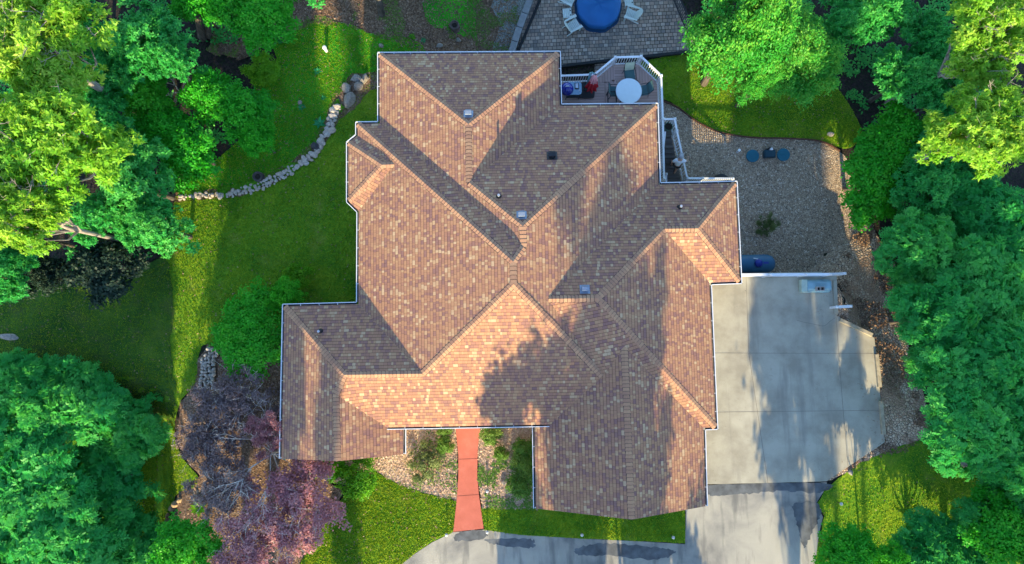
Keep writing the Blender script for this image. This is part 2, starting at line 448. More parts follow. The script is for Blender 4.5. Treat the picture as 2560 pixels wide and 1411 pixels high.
M['tarp'] = m_plain('pale_blue_tarp', (0.22, 0.38, 0.44), 0.6, var=0.15, scale=3)
M['wrap'] = m_plain('pale_green_wrap', (0.42, 0.52, 0.44), 0.6, var=0.12, scale=4)
M['block'] = m_plain('concrete_block', (0.36, 0.33, 0.31), 0.9, var=0.1)
M['blockhole'] = m_plain('dark_hole', (0.02, 0.02, 0.022), 0.9)
M['edging'] = m_plain('dark_edging', (0.02, 0.024, 0.028), 0.8, var=0.3)
M['capstone'] = m_plain('grey_capstone', (0.24, 0.25, 0.26), 0.85, var=0.14, scale=4)
M['skin'] = m_plain('skin', (0.52, 0.30, 0.22), 0.6, var=0.05)
M['shirt'] = m_plain('pale_tee', (0.80, 0.80, 0.84), 0.85, var=0.04)
M['shorts'] = m_plain('dark_shorts', (0.022, 0.022, 0.026), 0.9, var=0.2)
M['capcloth'] = m_plain('grey_cap', (0.42, 0.41, 0.42), 0.9, var=0.08)
M['lamp'] = m_plain('pale_lamp_cap', (0.50, 0.52, 0.52), 0.4)
M['terracotta'] = m_plain('green_pot', (0.05, 0.12, 0.085), 0.6)
M['soil'] = m_plain('dark_soil', (0.02, 0.017, 0.013), 0.95, var=0.3)
M['log'] = m_bark('pale_log', (0.30, 0.25, 0.20))

L = {}
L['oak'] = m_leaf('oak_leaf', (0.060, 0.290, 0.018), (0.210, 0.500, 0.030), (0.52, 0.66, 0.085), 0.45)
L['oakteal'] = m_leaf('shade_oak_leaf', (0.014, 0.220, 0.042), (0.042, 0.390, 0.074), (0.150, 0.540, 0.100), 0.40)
L['maple'] = m_leaf('maple_leaf', (0.010, 0.230, 0.012), (0.036, 0.390, 0.016), (0.140, 0.510, 0.030), 0.38)
L['ash'] = m_leaf('ash_leaf', (0.010, 0.200, 0.040), (0.036, 0.370, 0.070), (0.150, 0.560, 0.095), 0.38)
L['cherry'] = m_leaf('cherry_leaf', (0.014, 0.230, 0.030), (0.050, 0.360, 0.036), (0.260, 0.510, 0.055), 0.38)
L['plum'] = m_leaf('plum_leaf', (0.180, 0.060, 0.070), (0.390, 0.160, 0.175), (0.68, 0.42, 0.39), 0.32, 0.02)
L['darkplum'] = m_leaf('dark_plum_leaf', (0.090, 0.064, 0.064), (0.190, 0.130, 0.125), (0.40, 0.29, 0.24), 0.2, 0.02)
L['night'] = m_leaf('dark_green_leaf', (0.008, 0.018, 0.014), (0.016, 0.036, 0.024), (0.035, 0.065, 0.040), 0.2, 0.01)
L['bright'] = m_leaf('bright_shrub_leaf', (0.040, 0.220, 0.008), (0.100, 0.340, 0.010), (0.220, 0.440, 0.018), 0.35)
L['cover'] = m_leaf('ground_cover_leaf', (0.045, 0.150, 0.018), (0.110, 0.250, 0.028), (0.25, 0.340, 0.080), 0.3)
L['juniper'] = m_leaf('juniper_leaf', (0.05, 0.085, 0.025), (0.12, 0.17, 0.05), (0.24, 0.29, 0.10), 0.25)
L['hosta'] = m_leaf('broad_leaf', (0.012, 0.20, 0.06), (0.03, 0.32, 0.11), (0.075, 0.42, 0.17), 0.3)
L['blade'] = m_leaf('grass_blade', (0.036, 0.200, 0.010), (0.200, 0.400, 0.018), (0.520, 0.560, 0.045), 0.45, 0.01)
L['fallen'] = m_leaf('fallen_leaf', (0.09, 0.055, 0.034), (0.25, 0.145, 0.085), (0.50, 0.34, 0.22), 0.05, 0.03)
L['bedleaf'] = m_leaf('pale_fallen_leaf', (0.24, 0.13, 0.08), (0.55, 0.36, 0.24), (0.74, 0.60, 0.46), 0.05, 0.03)

# ------------------------------------------------------------------ ground sheets
def catmull(pts, n=6, closed=True):
    out = []
    m = len(pts)
    for i in range(m if closed else m - 1):
        p0, p1, p2, p3 = pts[(i - 1) % m if closed else max(i - 1, 0)], pts[i], pts[(i + 1) % m], pts[(i + 2) % m if closed else min(i + 2, m - 1)]
        for k in range(n):
            t = k / n
            out.append(tuple(0.5 * (2 * b + (c - a) * t + (2 * a - 5 * b + 4 * c - d) * t * t + (3 * b - a - 3 * c + d) * t ** 3) for a, b, c, d in zip(p0, p1, p2, p3)))
    if not closed: out.append(tuple(pts[-1]))
    return out
def inside(poly, x, y):
    c = False
    n = len(poly)
    for i in range(n):
        (x1, y1), (x2, y2) = poly[i], poly[i - 1]
        if (y1 > y) != (y2 > y) and x < (x2 - x1) * (y - y1) / (y2 - y1) + x1: c = not c
    return c
def gpoly(pxs, smooth=False, rough=0.0, seed=1):
    """photo outline on the ground -> plan outline in metres"""
    pts = [gp(*p) for p in pxs]
    pl = [(p.x, p.y) for p in pts]
    if smooth: pl = catmull(pl, 6)
    out = []
    rnd = random.Random(seed)
    for i, a in enumerate(pl):
        b = pl[(i + 1) % len(pl)]
        d = math.hypot(b[0] - a[0], b[1] - a[1])
        k = max(1, int(d / (0.25 if rough else 1.0)))
        for j in range(k):
            t = j / k
            out.append((a[0] + (b[0] - a[0]) * t + rnd.uniform(-rough, rough), a[1] + (b[1] - a[1]) * t + rnd.uniform(-rough, rough)))
    return out
def sheet(name, poly, mat, up, step=0.6, kind='structure', label=None, level=None, skirt=0.0):
    vs = [Vector(p) for p in poly]
    n = len(vs)
    x0, x1 = min(p[0] for p in poly), max(p[0] for p in poly)
    y0, y1 = min(p[1] for p in poly), max(p[1] for p in poly)
    if level is None:
        y = y0 + step / 2
        while y < y1:
            x = x0 + step / 2
            while x < x1:
                if inside(poly, x, y): vs.append(Vector((x + random.uniform(-.05, .05), y + random.uniform(-.05, .05))))
                x += step
            y += step
    r = delaunay_2d_cdt(vs, [(i, (i + 1) % n) for i in range(n)], [], 1, 1e-4)
    zz = (lambda p: gz(p[0], p[1]) + up) if level is None else (lambda p: level)
    vv = [(p[0], p[1], zz(p)) for p in r[0]]
    b = MB()
    fs = []
    for f in r[2]:
        a, bb, c = (Vector(vv[i]) for i in f[:3])
        fs.append(tuple(f) if (bb - a).cross(c - a).z > 0 else tuple(reversed(f)))
    b.add(vv, fs)
    if skirt:
        for i in range(n):
            a, c = poly[i], poly[(i + 1) % n]
            za, zc = zz(a), zz(c)
            b.add([(a[0], a[1], za), (c[0], c[1], zc), (c[0], c[1], zc - skirt), (a[0], a[1], za - skirt)], [(0, 1, 2, 3)])
    o = b.build(name, mat)
    tag(o, kind=kind, label=label)
    return o

# one ground sheet to the horizon
bgr = MB()
xs = [-900, -300, -120, -60, -40] + [x * 0.5 - 32 for x in range(129)] + [40, 60, 120, 300, 900]
ys = [-900, -300, -120, -60, -35] + [y * 0.5 - 20 for y in range(90)] + [30, 45, 60, 120, 300, 900]
bgr.add([(x, y, gz(x, y)) for y in ys for x in xs], [(j * len(xs) + i, j * len(xs) + i + 1, (j + 1) * len(xs) + i + 1, (j + 1) * len(xs) + i) for j in range(len(ys) - 1) for i in range(len(xs) - 1)])
tag(bgr.build('ground', M['forest'], smooth=True), kind='structure')

P_LAWN_W = gpoly([(440, 496), (520, 486), (600, 478), (660, 460), (720, 430), (773, 395), (800, 358), (824, 316), (842, 280), (876, 256), (925, 212), (990, 205), (990, 300), (960, 520), (960, 780), (740, 790), (640, 880), (520, 862), (497, 900), (490, 960), (450, 1010), (440, 1100), (500, 1200), (440, 1240), (415, 1330), (370, 1420), (-60, 1420), (-60, 760), (60, 720), (300, 700), (420, 640)], True, 0.03)
P_LAWN_NW = gpoly([(690, 110), (760, 68), (860, 58), (930, 85), (1010, 95), (1060, 120), (1060, 200), (960, 210), (900, 190), (850, 238), (815, 312), (792, 376), (744, 418), (692, 452), (640, 468), (560, 482), (480, 482), (470, 440), (570, 380), (640, 290), (640, 200), (690, 160)], True, 0.06)
P_LAWN_NE = gpoly([(1560, 175), (1650, 145), (1742, 134), (1900, 130), (2060, 190), (2150, 320), (2120, 372), (2040, 352), (1960, 345), (1880, 343), (1800, 330), (1740, 302), (1695, 268), (1655, 250), (1600, 260), (1560, 240)], True, 0.02)
P_LAWN_FW = gpoly([(938, 1178), (1000, 1212), (1060, 1232), (1142, 1252), (1133, 1331), (1080, 1354), (1035, 1385), (990, 1425), (740, 1425), (800, 1330), (860, 1240)], False, 0.02)
P_LAWN_FE = gpoly([(1200, 1268), (1330, 1272), (1560, 1250), (1700, 1250), (1712, 1280), (1712, 1358), (1600, 1352), (1450, 1346), (1300, 1338), (1212, 1326)], False, 0.02)
P_LAWN_SE = gpoly([(2062, 1222), (2130, 1168), (2230, 1120), (2300, 1100), (2420, 1140), (2520, 1230), (2600, 1425), (2030, 1425), (2048, 1340), (2058, 1290), (2042, 1258)], False, 0.04)
LAWNS = [('W', P_LAWN_W), ('NW', P_LAWN_NW), ('NE', P_LAWN_NE), ('FW', P_LAWN_FW), ('FE', P_LAWN_FE), ('SE', P_LAWN_SE)]
sheet('shade_dark_lawn', gpoly([(-60, 700), (120, 700), (300, 690), (420, 640), (436, 760), (428, 860), (440, 960), (440, 1060), (-60, 1060)], False, .08), M['rough'], 0.075)  # far west lawn with its tree shade put into the grass colour
for k, pl in LAWNS: sheet('lawn', pl, M['lawn2'] if k == 'NW' else M['lawn'], 0.05)
P_GRAVEL = gpoly([(1560, 245), (1655, 250), (1695, 268), (1740, 302), (1800, 330), (1880, 343), (1960, 345), (2050, 352), (2110, 388), (2160, 480), (2175, 560), (2230, 660), (2245, 720), (2100, 790), (2060, 800), (1850, 790), (1740, 640), (1640, 500)], False, 0.03)
sheet('gravel', P_GRAVEL, M['gravel'], 0.03, 0.45)
P_RUBBLE = gpoly([(2085, 672), (2150, 560), (2178, 560), (2235, 660), (2262, 760), (2270, 870), (2310, 1000), (2320, 1080), (2260, 1130), (2190, 1140), (2130, 1175), (2065, 1205), (2100, 1150), (2180, 1090), (2120, 880), (2040, 820), (2040, 740)], False, 0.05)
sheet('rock_slope', P_RUBBLE, M['rubble'], 0.045, 0.45)
sheet('border_soil', gpoly([(430, 482), (560, 472), (645, 450), (735, 400), (785, 355), (815, 298), (832, 240), (880, 185), (990, 180), (990, 215), (925, 228), (885, 275), (850, 300), (822, 350), (780, 402), (700, 455), (600, 492), (440, 506)], False, .04), M['litter'], 0.065)
P_LITTER_N = gpoly([(700, -60), (1300, -60), (1290, 140), (1250, 175), (1060, 180), (1040, 125), (930, 88), (860, 62), (750, 72), (680, 112), (600, 150), (520, 130), (560, 20)], False, 0.1)
sheet('leaf_litter_ground', P_LITTER_N, M['litter'], 0.03)
sheet('gravel_path', gpoly([(1255, -60), (1345, -60), (1320, 40), (1285, 140), (1270, 190), (1215, 185), (1235, 110), (1250, 60), (1225, 20)], False, 0.08), M['palegravel'], 0.045)
sheet('moss_patch', gpoly([(1090, -40), (1190, -40), (1210, 40), (1190, 95), (1130, 80), (1075, 60), (1060, 10)], True, 0.08), M['lawn2'], 0.04)
P_BED_W = gpoly([(900, 1060), (1141, 1060), (1144, 1252), (1060, 1232), (1000, 1212), (938, 1178), (880, 1215), (800, 1200), (700, 1140), (690, 1000), (800, 1000)], False, 0.03)
sheet('planting_bed', P_BED_W, M['mulch'], 0.035)
P_BED_E = gpoly([(1198, 1040), (1345, 1040), (1345, 1272), (1206, 1270), (1196, 1200), (1194, 1120)], False, 0.03)
sheet('planting_bed', P_BED_E, M['mulch'], 0.035)
P_BED_SW = gpoly([(520, 862), (560, 875), (700, 900), (720, 1140), (860, 1230), (800, 1330), (740, 1425), (380, 1425), (415, 1330), (445, 1240), (500, 1190), (445, 1100), (452, 1010), (490, 960), (497, 900)], False, 0.04)
sheet('planting_bed', P_BED_SW, M['litter'], 0.06)

# hard surfaces
P_DRIVE = gpoly([(1690, 1215), (1770, 1211), (2066, 1206), (2058, 1228), (2038, 1260), (2056, 1292), (2045, 1340), (2036, 1420)], False, 0.015)[:]
d0 = [at(2030, 1420, 0), at(2040, 1900, 0), at(900, 1900, 0), at(985, 1425, 0), at(1035, 1386, 0), at(1080, 1356, 0), at(1134, 1330, 0), at(1209, 1324, 0), at(1300, 1337, 0), at(1450, 1346, 0), at(1600, 1353, 0), at(1712, 1360, 0), at(1714, 1280, 0)]
def drive_poly():
    pts = [at(1690, 1215, 0), at(2066, 1206, 0), at(2058, 1228, 0), at(2038, 1260, 0), at(2056, 1292, 0), at(2045, 1340, 0), at(2036, 1420, 0)] + d0[1:]
    return [(p.x, p.y) for p in pts]
sheet('driveway', drive_poly(), M['asphalt'], 0.06, 1.0, level=0.06, skirt=0.1)
def flat(pxs, z): return [(p.x, p.y) for p in (at(a, b, z) for a, b in pxs)]
for i, pp in enumerate([[(1772, 1213), (2062, 1207), (2050, 1232), (1960, 1228), (1850, 1236), (1772, 1238)], [(1440, 1372), (1500, 1360), (1620, 1366), (1690, 1380), (1640, 1400), (1540, 1390), (1450, 1388)],
                        [(1215, 1348), (1320, 1348), (1336, 1356), (1325, 1370), (1240, 1362)], [(1985, 1262), (2040, 1255), (2052, 1285), (2030, 1330), (2010, 1370), (1990, 1300)], [(1150, 1330), (1208, 1326), (1212, 1345), (1140, 1352)]]):
    sheet('asphalt_patch', [(p[0] + random.uniform(-.05, .05), p[1] + random.uniform(-.05, .05)) for p in catmull(flat(pp, 0.06), 12)], M['fresh_asphalt'], 0.065, 1.0, level=0.0645)
PAD_Z = 0.10
PAD = flat([(1700, 690), (2092, 690), (2092, 790), (2186, 845), (2196, 940), (2212, 1106), (2066, 1204), (1700, 1213)], PAD_Z)
pad = MB().prism(PAD, -2.7, PAD_Z).build('parking_pad', M['concrete'])
tag(pad, kind='structure')
bj = MB()
for a, b in [((1985 - 205, 883), (2194, 884)), ((1790, 1031), (2204, 1026)), ((1865, 690), (1872, 880)), ((1872, 884), (1920, 1208)), ((2090, 792), (2108, 1028)), ((2108, 1028), (2120, 1165))]:
    bj.beam(at(*a, PAD_Z + 0.001), at(*b, PAD_Z + 0.001), 0.016, 0.006)
cr = catmull([(2088, 795), (2076, 803), (2060, 815), (2040, 812), (2010, 806), (1992, 801)], 4, False)
for a, b in zip(cr, cr[1:]): bj.beam(at(*a, PAD_Z + 0.001), at(*b, PAD_Z + 0.001), 0.015, 0.006)
bj.build('control_joint', M['joint'], pad)
WALK = flat([(1138, 1020), (1202, 1020), (1199, 1078), (1194, 1130), (1193, 1190), (1197, 1235), (1209, 1322), (1133, 1330), (1142, 1250), (1146, 1190), (1146, 1140), (1140, 1080)], 0.09)
wk = MB().prism(WALK, -0.05, 0.09).build('walkway', M['redwalk'])
tag(wk, kind='structure')
bj = MB()
for a, b in [((1145, 1149), (1194, 1147)), ((1143, 1241), (1197, 1237))]: bj.beam(at(*a, 0.092), at(*b, 0.092), 0.02, 0.006)
bj.build('control_joint', M['redjoint'], wk)
PAT_Z = -2.6 + 0.10
PATIO = flat([(1345, -90), (1660, -90), (1702, 0), (1745, 108), (1748, 128), (1405, 164), (1280, 190), (1292, 130)], PAT_Z)
tag(MB().prism(PATIO, -2.9, PAT_Z).build('patio', M['pavers']), kind='structure')
SL = flat([(1487, 158), (1545, 150), (1560, 230), (1487, 235)], PAT_Z - 0.03)
tag(MB().prism(SL, -2.9, PAT_Z - 0.04).build('paver_landing', M['pavers']), kind='structure')

# ------------------------------------------------------------------ the house
ZE, PITCH, GUT = 2.9, 0.5, 0.11
house = thing('house', 'large one storey house with a brown shingle roof of many hips and gables', 'house')
EAVE_PX = [('A', 943, 130), ('B', 1402, 127), ('C', 1405, 259), ('D', 1646, 257), ('E', 1652, 456), ('F', 1844, 452), ('G', 1856, 710), ('H', 1780, 713),
           ('I', 1796, 1075), ('J', 1765, 1076), ('K', 1770, 1266), ('M', 1333, 1272), ('N', 1330, 1066), ('O', 1015, 1069), ('P', 1015, 1136), ('Rr', 697, 1147),
           ('S', 705, 760), ('T', 890, 755), ('U', 891, 531), ('Vb', 865, 506), ('Wb', 865, 355), ('X', 888, 336), ('Y', 888, 304), ('Z', 943, 303)]
OUT = [(nm, at(x, y, ZE)) for nm, x, y in EAVE_PX]
def offset(poly, offs):
    """poly is clockwise seen from above; moves edge i (i -> i+1) inwards by offs[i]"""
    n = len(poly)
    lines = []
    for i in range(n):
        a, b = poly[i], poly[(i + 1) % n]
        d = (b - a).to_2d().normalized()
        inn = Vector((d.y, -d.x))
        lines.append((a.to_2d() + inn * offs[i], d))
    res = []
    for i in range(n):
        (p, d), (q, e) = lines[i - 1], lines[i]
        den = d.x * e.y - d.y * e.x
        t = ((q.x - p.x) * e.y - (q.y - p.y) * e.x) / den if abs(den) > 1e-6 else 0
        res.append(Vector((p.x + d.x * t, p.y + d.y * t, poly[i].z)))
    return res
NAMES = [n for n, _ in OUT]
RAKES = {'K': 0.0, 'P': 0.0}
poly0 = [p for _, p in OUT]
roof_edge = offset(poly0, [0.0 if nm in ('K', 'P', 'N') else GUT for nm in NAMES])
V = dict(zip(NAMES, roof_edge))
def on_x(px, py, eave, sgn):
    """point seen at a pixel on the slope that rises from the eave x, towards sgn"""
    d = ray(px, py)
    t = (PITCH * sgn * (0 - eave) + ZE - CAM_Z) / (d.z - PITCH * sgn * d.x)
    return Vector((d.x * t, d.y * t, CAM_Z + d.z * t))
def on_y(px, py, eave, sgn):
    d = ray(px, py)
    t = (PITCH * sgn * (0 - eave) + ZE - CAM_Z) / (d.z - PITCH * sgn * d.y)
    return Vector((d.x * t, d.y * t, CAM_Z + d.z * t))
xA, xWm, xWw, xBay = V['A'].x, V['U'].x, (V['S'].x + V['Rr'].x) / 2, V['Vb'].x
xE1, xE2, xGw, xGe, xEg = (V['D'].x + V['E'].x) / 2, (V['H'].x + V['I'].x) / 2, V['M'].x, V['K'].x, V['P'].x
yNE = (V['E'].y + V['F'].y) / 2
V['R1'] = on_x(1171, 311, xA, 1)
V['J1'] = on_x(1173, 457, xA, 1)
V['R3'] = on_x(1307, 566, xA, 1)
V['R3b'] = on_x(1309, 618, xA, 1)
V['R4'] = on_x(1283, 655, xWm, 1)
V['R5'] = on_x(1284, 711, xWm, 1)
V['HW'] = on_x(1056, 935, xWm, 1)
V['RW'] = on_x(860, 938, xWw, 1)
V['RX'] = on_x(839, 986, xWw, 1)
V['Q'] = on_x(843, 1154, xWw, 1)
V['V1'] = on_x(968, 1069, xEg, -1)
V['F2'] = on_x(1375, 1062, xGw, 1)
V['P2'] = on_x(1370, 748, xE1, -1)
V['P3'] = on_x(1495, 746, xE2, -1)
V['P4'] = on_y(1660, 573, yNE, -1)
V['P5'] = on_y(1745, 572, yNE, -1)
V['P6'] = on_x(1507, 941, xGw, 1)
V['P7'] = on_x(1561, 868, xGw, 1)
V['L'] = on_x(1580, 1300, xGw, 1)
V['Bv'] = on_x(985, 412, xWm, 1)
V['Bp'] = on_x(955, 413, xBay, 1)
for a, b in (('R1', 'J1'), ('R3', 'R3b'), ('R4', 'R5'), ('RX', 'Q'), ('P7', 'L'), ('P2', 'P3'), ('P4', 'P5'), ('RW', 'HW')):
    z = (V[a].z + V[b].z) / 2
    V[a].z = V[b].z = z
V['R3'].z = V['R3b'].z = max(V['R3'].z, V['J1'].z + 0.9)
FACES = [('A', 'B', 'R1'), ('A', 'R1', 'J1', 'R3', 'R3b', 'Z'), ('B', 'C', 'J1', 'R1'), ('C', 'D', 'R3', 'J1'), ('D', 'E', 'P2', 'P6', 'R5', 'R4', 'R3b', 'R3'),
         ('Y', 'Z', 'R3b', 'R4'), ('Y', 'R4', 'R5', 'HW', 'T', 'U', 'Bv', 'X'), ('X', 'Bv', 'Bp', 'Wb'), ('Wb', 'Bp', 'Vb'), ('Vb', 'Bp', 'Bv', 'U'),
         ('S', 'T', 'HW', 'RW'), ('S', 'RW', 'RX', 'Q', 'Rr'), ('RX', 'V1', 'O', 'P', 'Q'), ('R5', 'P6', 'F2', 'V1', 'RX', 'RW', 'HW'), ('P2', 'P3', 'I', 'J', 'P7', 'P6'),
         ('P3', 'P4', 'H', 'I'), ('E', 'F', 'P5', 'P4', 'P3', 'P2'), ('F', 'G', 'P5'), ('P4', 'P5', 'G', 'H'), ('M', 'N', 'F2', 'P6', 'P7', 'L'), ('P7', 'J', 'K', 'L')]
FN = []
def newell(ps):
    n = Vector((0, 0, 0))
    for i in range(len(ps)):
        a, b = ps[i], ps[(i + 1) % len(ps)]
        n += Vector(((a.y - b.y) * (a.z + b.z), (a.z - b.z) * (a.x + b.x), (a.x - b.x) * (a.y + b.y)))
    n.normalize()
    return n if n.z > 0 else -n
def build_roof():
    vs, fs, nor, uvs = [], [], [], []
    for fc in FACES:
        ps = [V[k] for k in fc]
        n = newell(ps)
        up = (Vector((0, 0, 1)) - n * n.z).normalized()
        e = up.cross(n).normalized()
        FN.append((fc, n))
        r = delaunay_2d_cdt([p.to_2d() for p in ps], [(i, (i + 1) % len(ps)) for i in range(len(ps))], [], 1, 1e-5)
        base = len(vs)
        for q, orig in zip(r[0], r[3]):
            z = ps[orig[0]].z if orig else sum(p.z for p in ps) / len(ps)
            vs.append((q[0], q[1], z))
        for f in r[2]:
            a, b, c = (Vector(vs[base + i]) for i in f[:3])
            idx = list(f) if (b - a).cross(c - a).z > 0 else list(reversed(f))
            fs.append([base + i for i in idx])
            for i in idx:
                nor.append(n)
                p = Vector(vs[base + i])
                uvs.append((p.dot(e) + 50, p.dot(up) + 50))
    me = bpy.data.meshes.new('roof')
    me.from_pydata(vs, [], fs)
    uvl = me.uv_layers.new(name='UVMap')
    for i, c in enumerate(uvs): uvl.data[i].uv = c
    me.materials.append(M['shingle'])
    me.polygons.foreach_set('use_smooth', [True] * len(me.polygons))
    me.normals_split_custom_set([tuple(n) for n in nor])
    o = bpy.data.objects.new('roof', me)
    COL.objects.link(o)
    o.parent = house
    return o
roof = build_roof()
# roof deck underneath (thickness, soffit)
inner = offset(poly0, [0.0 if nm in ('K', 'P', 'N') else GUT for nm in NAMES])
WALLP = offset(poly0, [0.12 if nm in ('K', 'P') else 0.55 for nm in NAMES])
sf = MB()
so = [Vector((p.x, p.y, ZE - 0.03)) for p in inner]
n = len(so)
for i in range(n):
    a, b = so[i], so[(i + 1) % n]
    sf.add([a, b, b - Vector((0, 0, .2)), a - Vector((0, 0, .2))], [(0, 1, 2, 3)])
sf.prism([(p.x, p.y) for p in inner], ZE - 0.25, ZE - 0.22)
sf.build('fascia', M['soffit'], house)
wl = MB()
for i in range(n):
    a, b = WALLP[i], WALLP[(i + 1) % n]
    wl.add([(a.x, a.y, ZE - .23), (b.x, b.y, ZE - .23), (b.x, b.y, -2.8), (a.x, a.y, -2.8)], [(0, 1, 2, 3)])
for (l, m, r) in (('Rr', 'Q', 'P'), ('M', 'L', 'K')):     # gable ends
    a, t, c = V[l], V[m], V[r]
    off = Vector((0, 0.16, -0.10))
    wl.add([a + off, t + off, c + off, Vector((c.x, c.y + .16, ZE - .25)), Vector((a.x, a.y + .16, ZE - .25))], [(0, 1, 2, 3, 4)])
wl.build('wall', M['siding'], house)
for (l, m, r) in (('Rr', 'Q', 'P'), ('M', 'L', 'K')):
    dn = Vector((0, 0.03, -0.13))
    MB().beam(V[l] + dn, V[m] + dn, 0.04, 0.2).build('rake_board', M['soffit'], house)
    MB().beam(V[m] + dn, V[r] + dn, 0.04, 0.2).build('rake_board', M['soffit'], house)

# gutters: open troughs along the eaves
def gutter(a, b, inward, z):
    g = MB()
    a, b = Vector((a.x, a.y, z)), Vector((b.x, b.y, z))
    d = (b - a).normalized()
    nn = Vector((inward.x, inward.y, 0))
    lip = nn * 0.016
    g.beam(a + lip + Vector((0, 0, .0)), b + lip, 0.030, 0.03)
    g.beam(a + lip + Vector((0, 0, -.07)), b + lip + Vector((0, 0, -.07)), 0.02, 0.12)
    mid = nn * 0.066
    g.beam(a + mid + Vector((0, 0, -.125)), b + mid + Vector((0, 0, -.125)), 0.118, 0.012, 1)
    k = int((b - a).length / 0.75)
    for i in range(1, k):
        p = a + (b - a) * (i / k)
        g.beam(p, p + nn * 0.11, 0.018, 0.012)
    g.build('gutter', [M['white'], M['gutter_in']], house)
for i in range(n):
    nm = NAMES[i]
    if nm in ('K', 'P', 'N'): continue
    a, b = poly0[i], poly0[(i + 1) % n]
    d = (b - a).to_2d().normalized()
    gutter(a, b, Vector((d.y, -d.x)), ZE - 0.02)
a, b = V['V1'], V['F2']
fz = (a.z + b.z) / 2
gutter(Vector((a.x - .02, a.y - .10, 0)), Vector((b.x, b.y - .10, 0)), Vector((0, 1)), fz - 0.02)

# porch beam and posts under the front eave
pb = MB()
pb.beam(Vector((a.x + .8, a.y + .25, fz - .25)), Vector((b.x - .8, b.y + .25, fz - .25)), .2, .3)
pb.build('porch_beam', M['soffit'], house)

# hip and ridge caps
CAPS = [('A', 'R1'), ('B', 'R1'), ('J1', 'R1'), ('D', 'R3'), ('J1', 'R3'), ('R3', 'R3b'), ('R3b', 'R4'), ('Y', 'R4'), ('R5', 'R4'), ('HW', 'R5'), ('P6', 'R5'), ('S', 'RW'),
        ('RW', 'HW'), ('RX', 'RW'), ('Q', 'RX'), ('L', 'P7'), ('P2', 'P3'), ('I', 'P3'), ('P4', 'P3'), ('P4', 'P5'), ('F', 'P5'), ('G', 'P5'), ('Wb', 'Bp'), ('Vb', 'Bp'), ('Bp', 'Bv')]
def face_normals(a, b):
    return [n for fc, n in FN if a in fc and b in fc]
cap, und = MB(), MB()
rnd = random.Random(3)
for (na, nb) in CAPS:
    a, b = V[na], V[nb]
    ns = face_normals(na, nb)
    if len(ns) < 2: continue
    d = (b - a); Ln = d.length; d.normalize()
    sides = []
    for nn in ns[:2]:
        s = nn.cross(d)
        # pick the direction that lies on that face (downhill from the ridge line)
        if s.z > 0: s = -s
        sides.append((s.normalized(), nn))
    if sides[0][0].dot(sides[1][0]) > 0.9: continue
    W = 0.15
    cap = MB()
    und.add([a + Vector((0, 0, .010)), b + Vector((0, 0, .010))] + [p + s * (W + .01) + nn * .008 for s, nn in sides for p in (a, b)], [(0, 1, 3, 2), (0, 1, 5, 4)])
    k = max(1, int(Ln / 0.15))
    for i in range(k):
        p0 = a + d * (Ln * i / k + .018); p1 = a + d * (Ln * (i + 1) / k)
        lo, hi = 0.036, 0.022
        jit = rnd.uniform(-.012, .012)
        vs = [p0 + Vector((0, 0, lo)), p1 + Vector((0, 0, hi))]
        for s, nn in sides:
            vs += [p0 + s * (W + jit) + nn * (lo - .008), p1 + s * (W + jit - .015) + nn * (hi - .010)]
        cap.add(vs, [(0, 1, 3, 2), (0, 4, 5, 1)])
    cap.build('ridge_cap', M['cap'], roof)
groove_strip = und.build('groove_shade_strip', M['cap_shade'], roof)  # dark strip showing through the cap gaps as painted groove shadow

# roof vents and pipes
def roof_hit(px, py):
    """first roof triangle under a pixel"""
    d = ray(px, py); o = Vector((0, 0, CAM_Z))
    best = None
    me = roof.data
    for pl in me.polygons:
        vs = [me.vertices[i].co for i in pl.vertices]
        from mathutils.geometry import intersect_ray_tri
        h = intersect_ray_tri(vs[0], vs[1], vs[2], d, o, True)
        if h and (best is None or h.z > best[0].z): best = (h, me.corner_normals[pl.loop_start].vector.copy())
    return best
def vent(px, py, mat, sz=0.30):
    p, nn = roof_hit(px, py)
    up = (Vector((0, 0, 1)) - nn * nn.z).normalized()
    e = up.cross(nn).normalized()
    Mx = Matrix((e, up, nn)).transposed()
    g = MB()
    g.box(p + nn * 0.012, (sz * 1.5, sz * 1.5, .012), M=Mx)
    g.box(p + nn * 0.09, (sz * .8, sz * .8, .16), M=Mx)
    c = p + nn * 0.18
    hs = sz / 2
    # hooded top, two falling planes
    vs = [c + e * x * hs + up * y * hs * 1.05 + nn * z for x in (-1, 1) for y, z in ((-1, -.05), (0.1, .06), (1, -.02), (1, -.07), (-1, -.10))]
    g.add(vs, [(0, 5, 6, 1), (1, 6, 7, 2), (2, 7, 8, 3), (3, 8, 9, 4), (4, 9, 5, 0), (0, 1, 2, 3, 4), (9, 8, 7, 6, 5)])
    g.build('roof_vent', mat, roof)
for px, py in ((1171, 286), (1304, 539), (1462, 724)): vent(px, py, M['ventbox'], .27)
vent(1380, 390, M['black'], .30)
for px, py in ((1247, 492), (1699, 519), (801, 829)):
    p, nn = roof_hit(px, py)
    g = MB()
    g.lathe([(.13, 0.0), (.10, .05), (.055, .10), (.05, .34)], p - Vector((0, 0, .02)), 14)
    o = g.build('vent_pipe', M['darkmetal'], roof, smooth=True)
    MB().lathe([(.052, .0), (.062, .02), (.05, .05)], p + Vector((0, 0, .29)), 14).build('pipe_collar', M['vent_metal'], o)

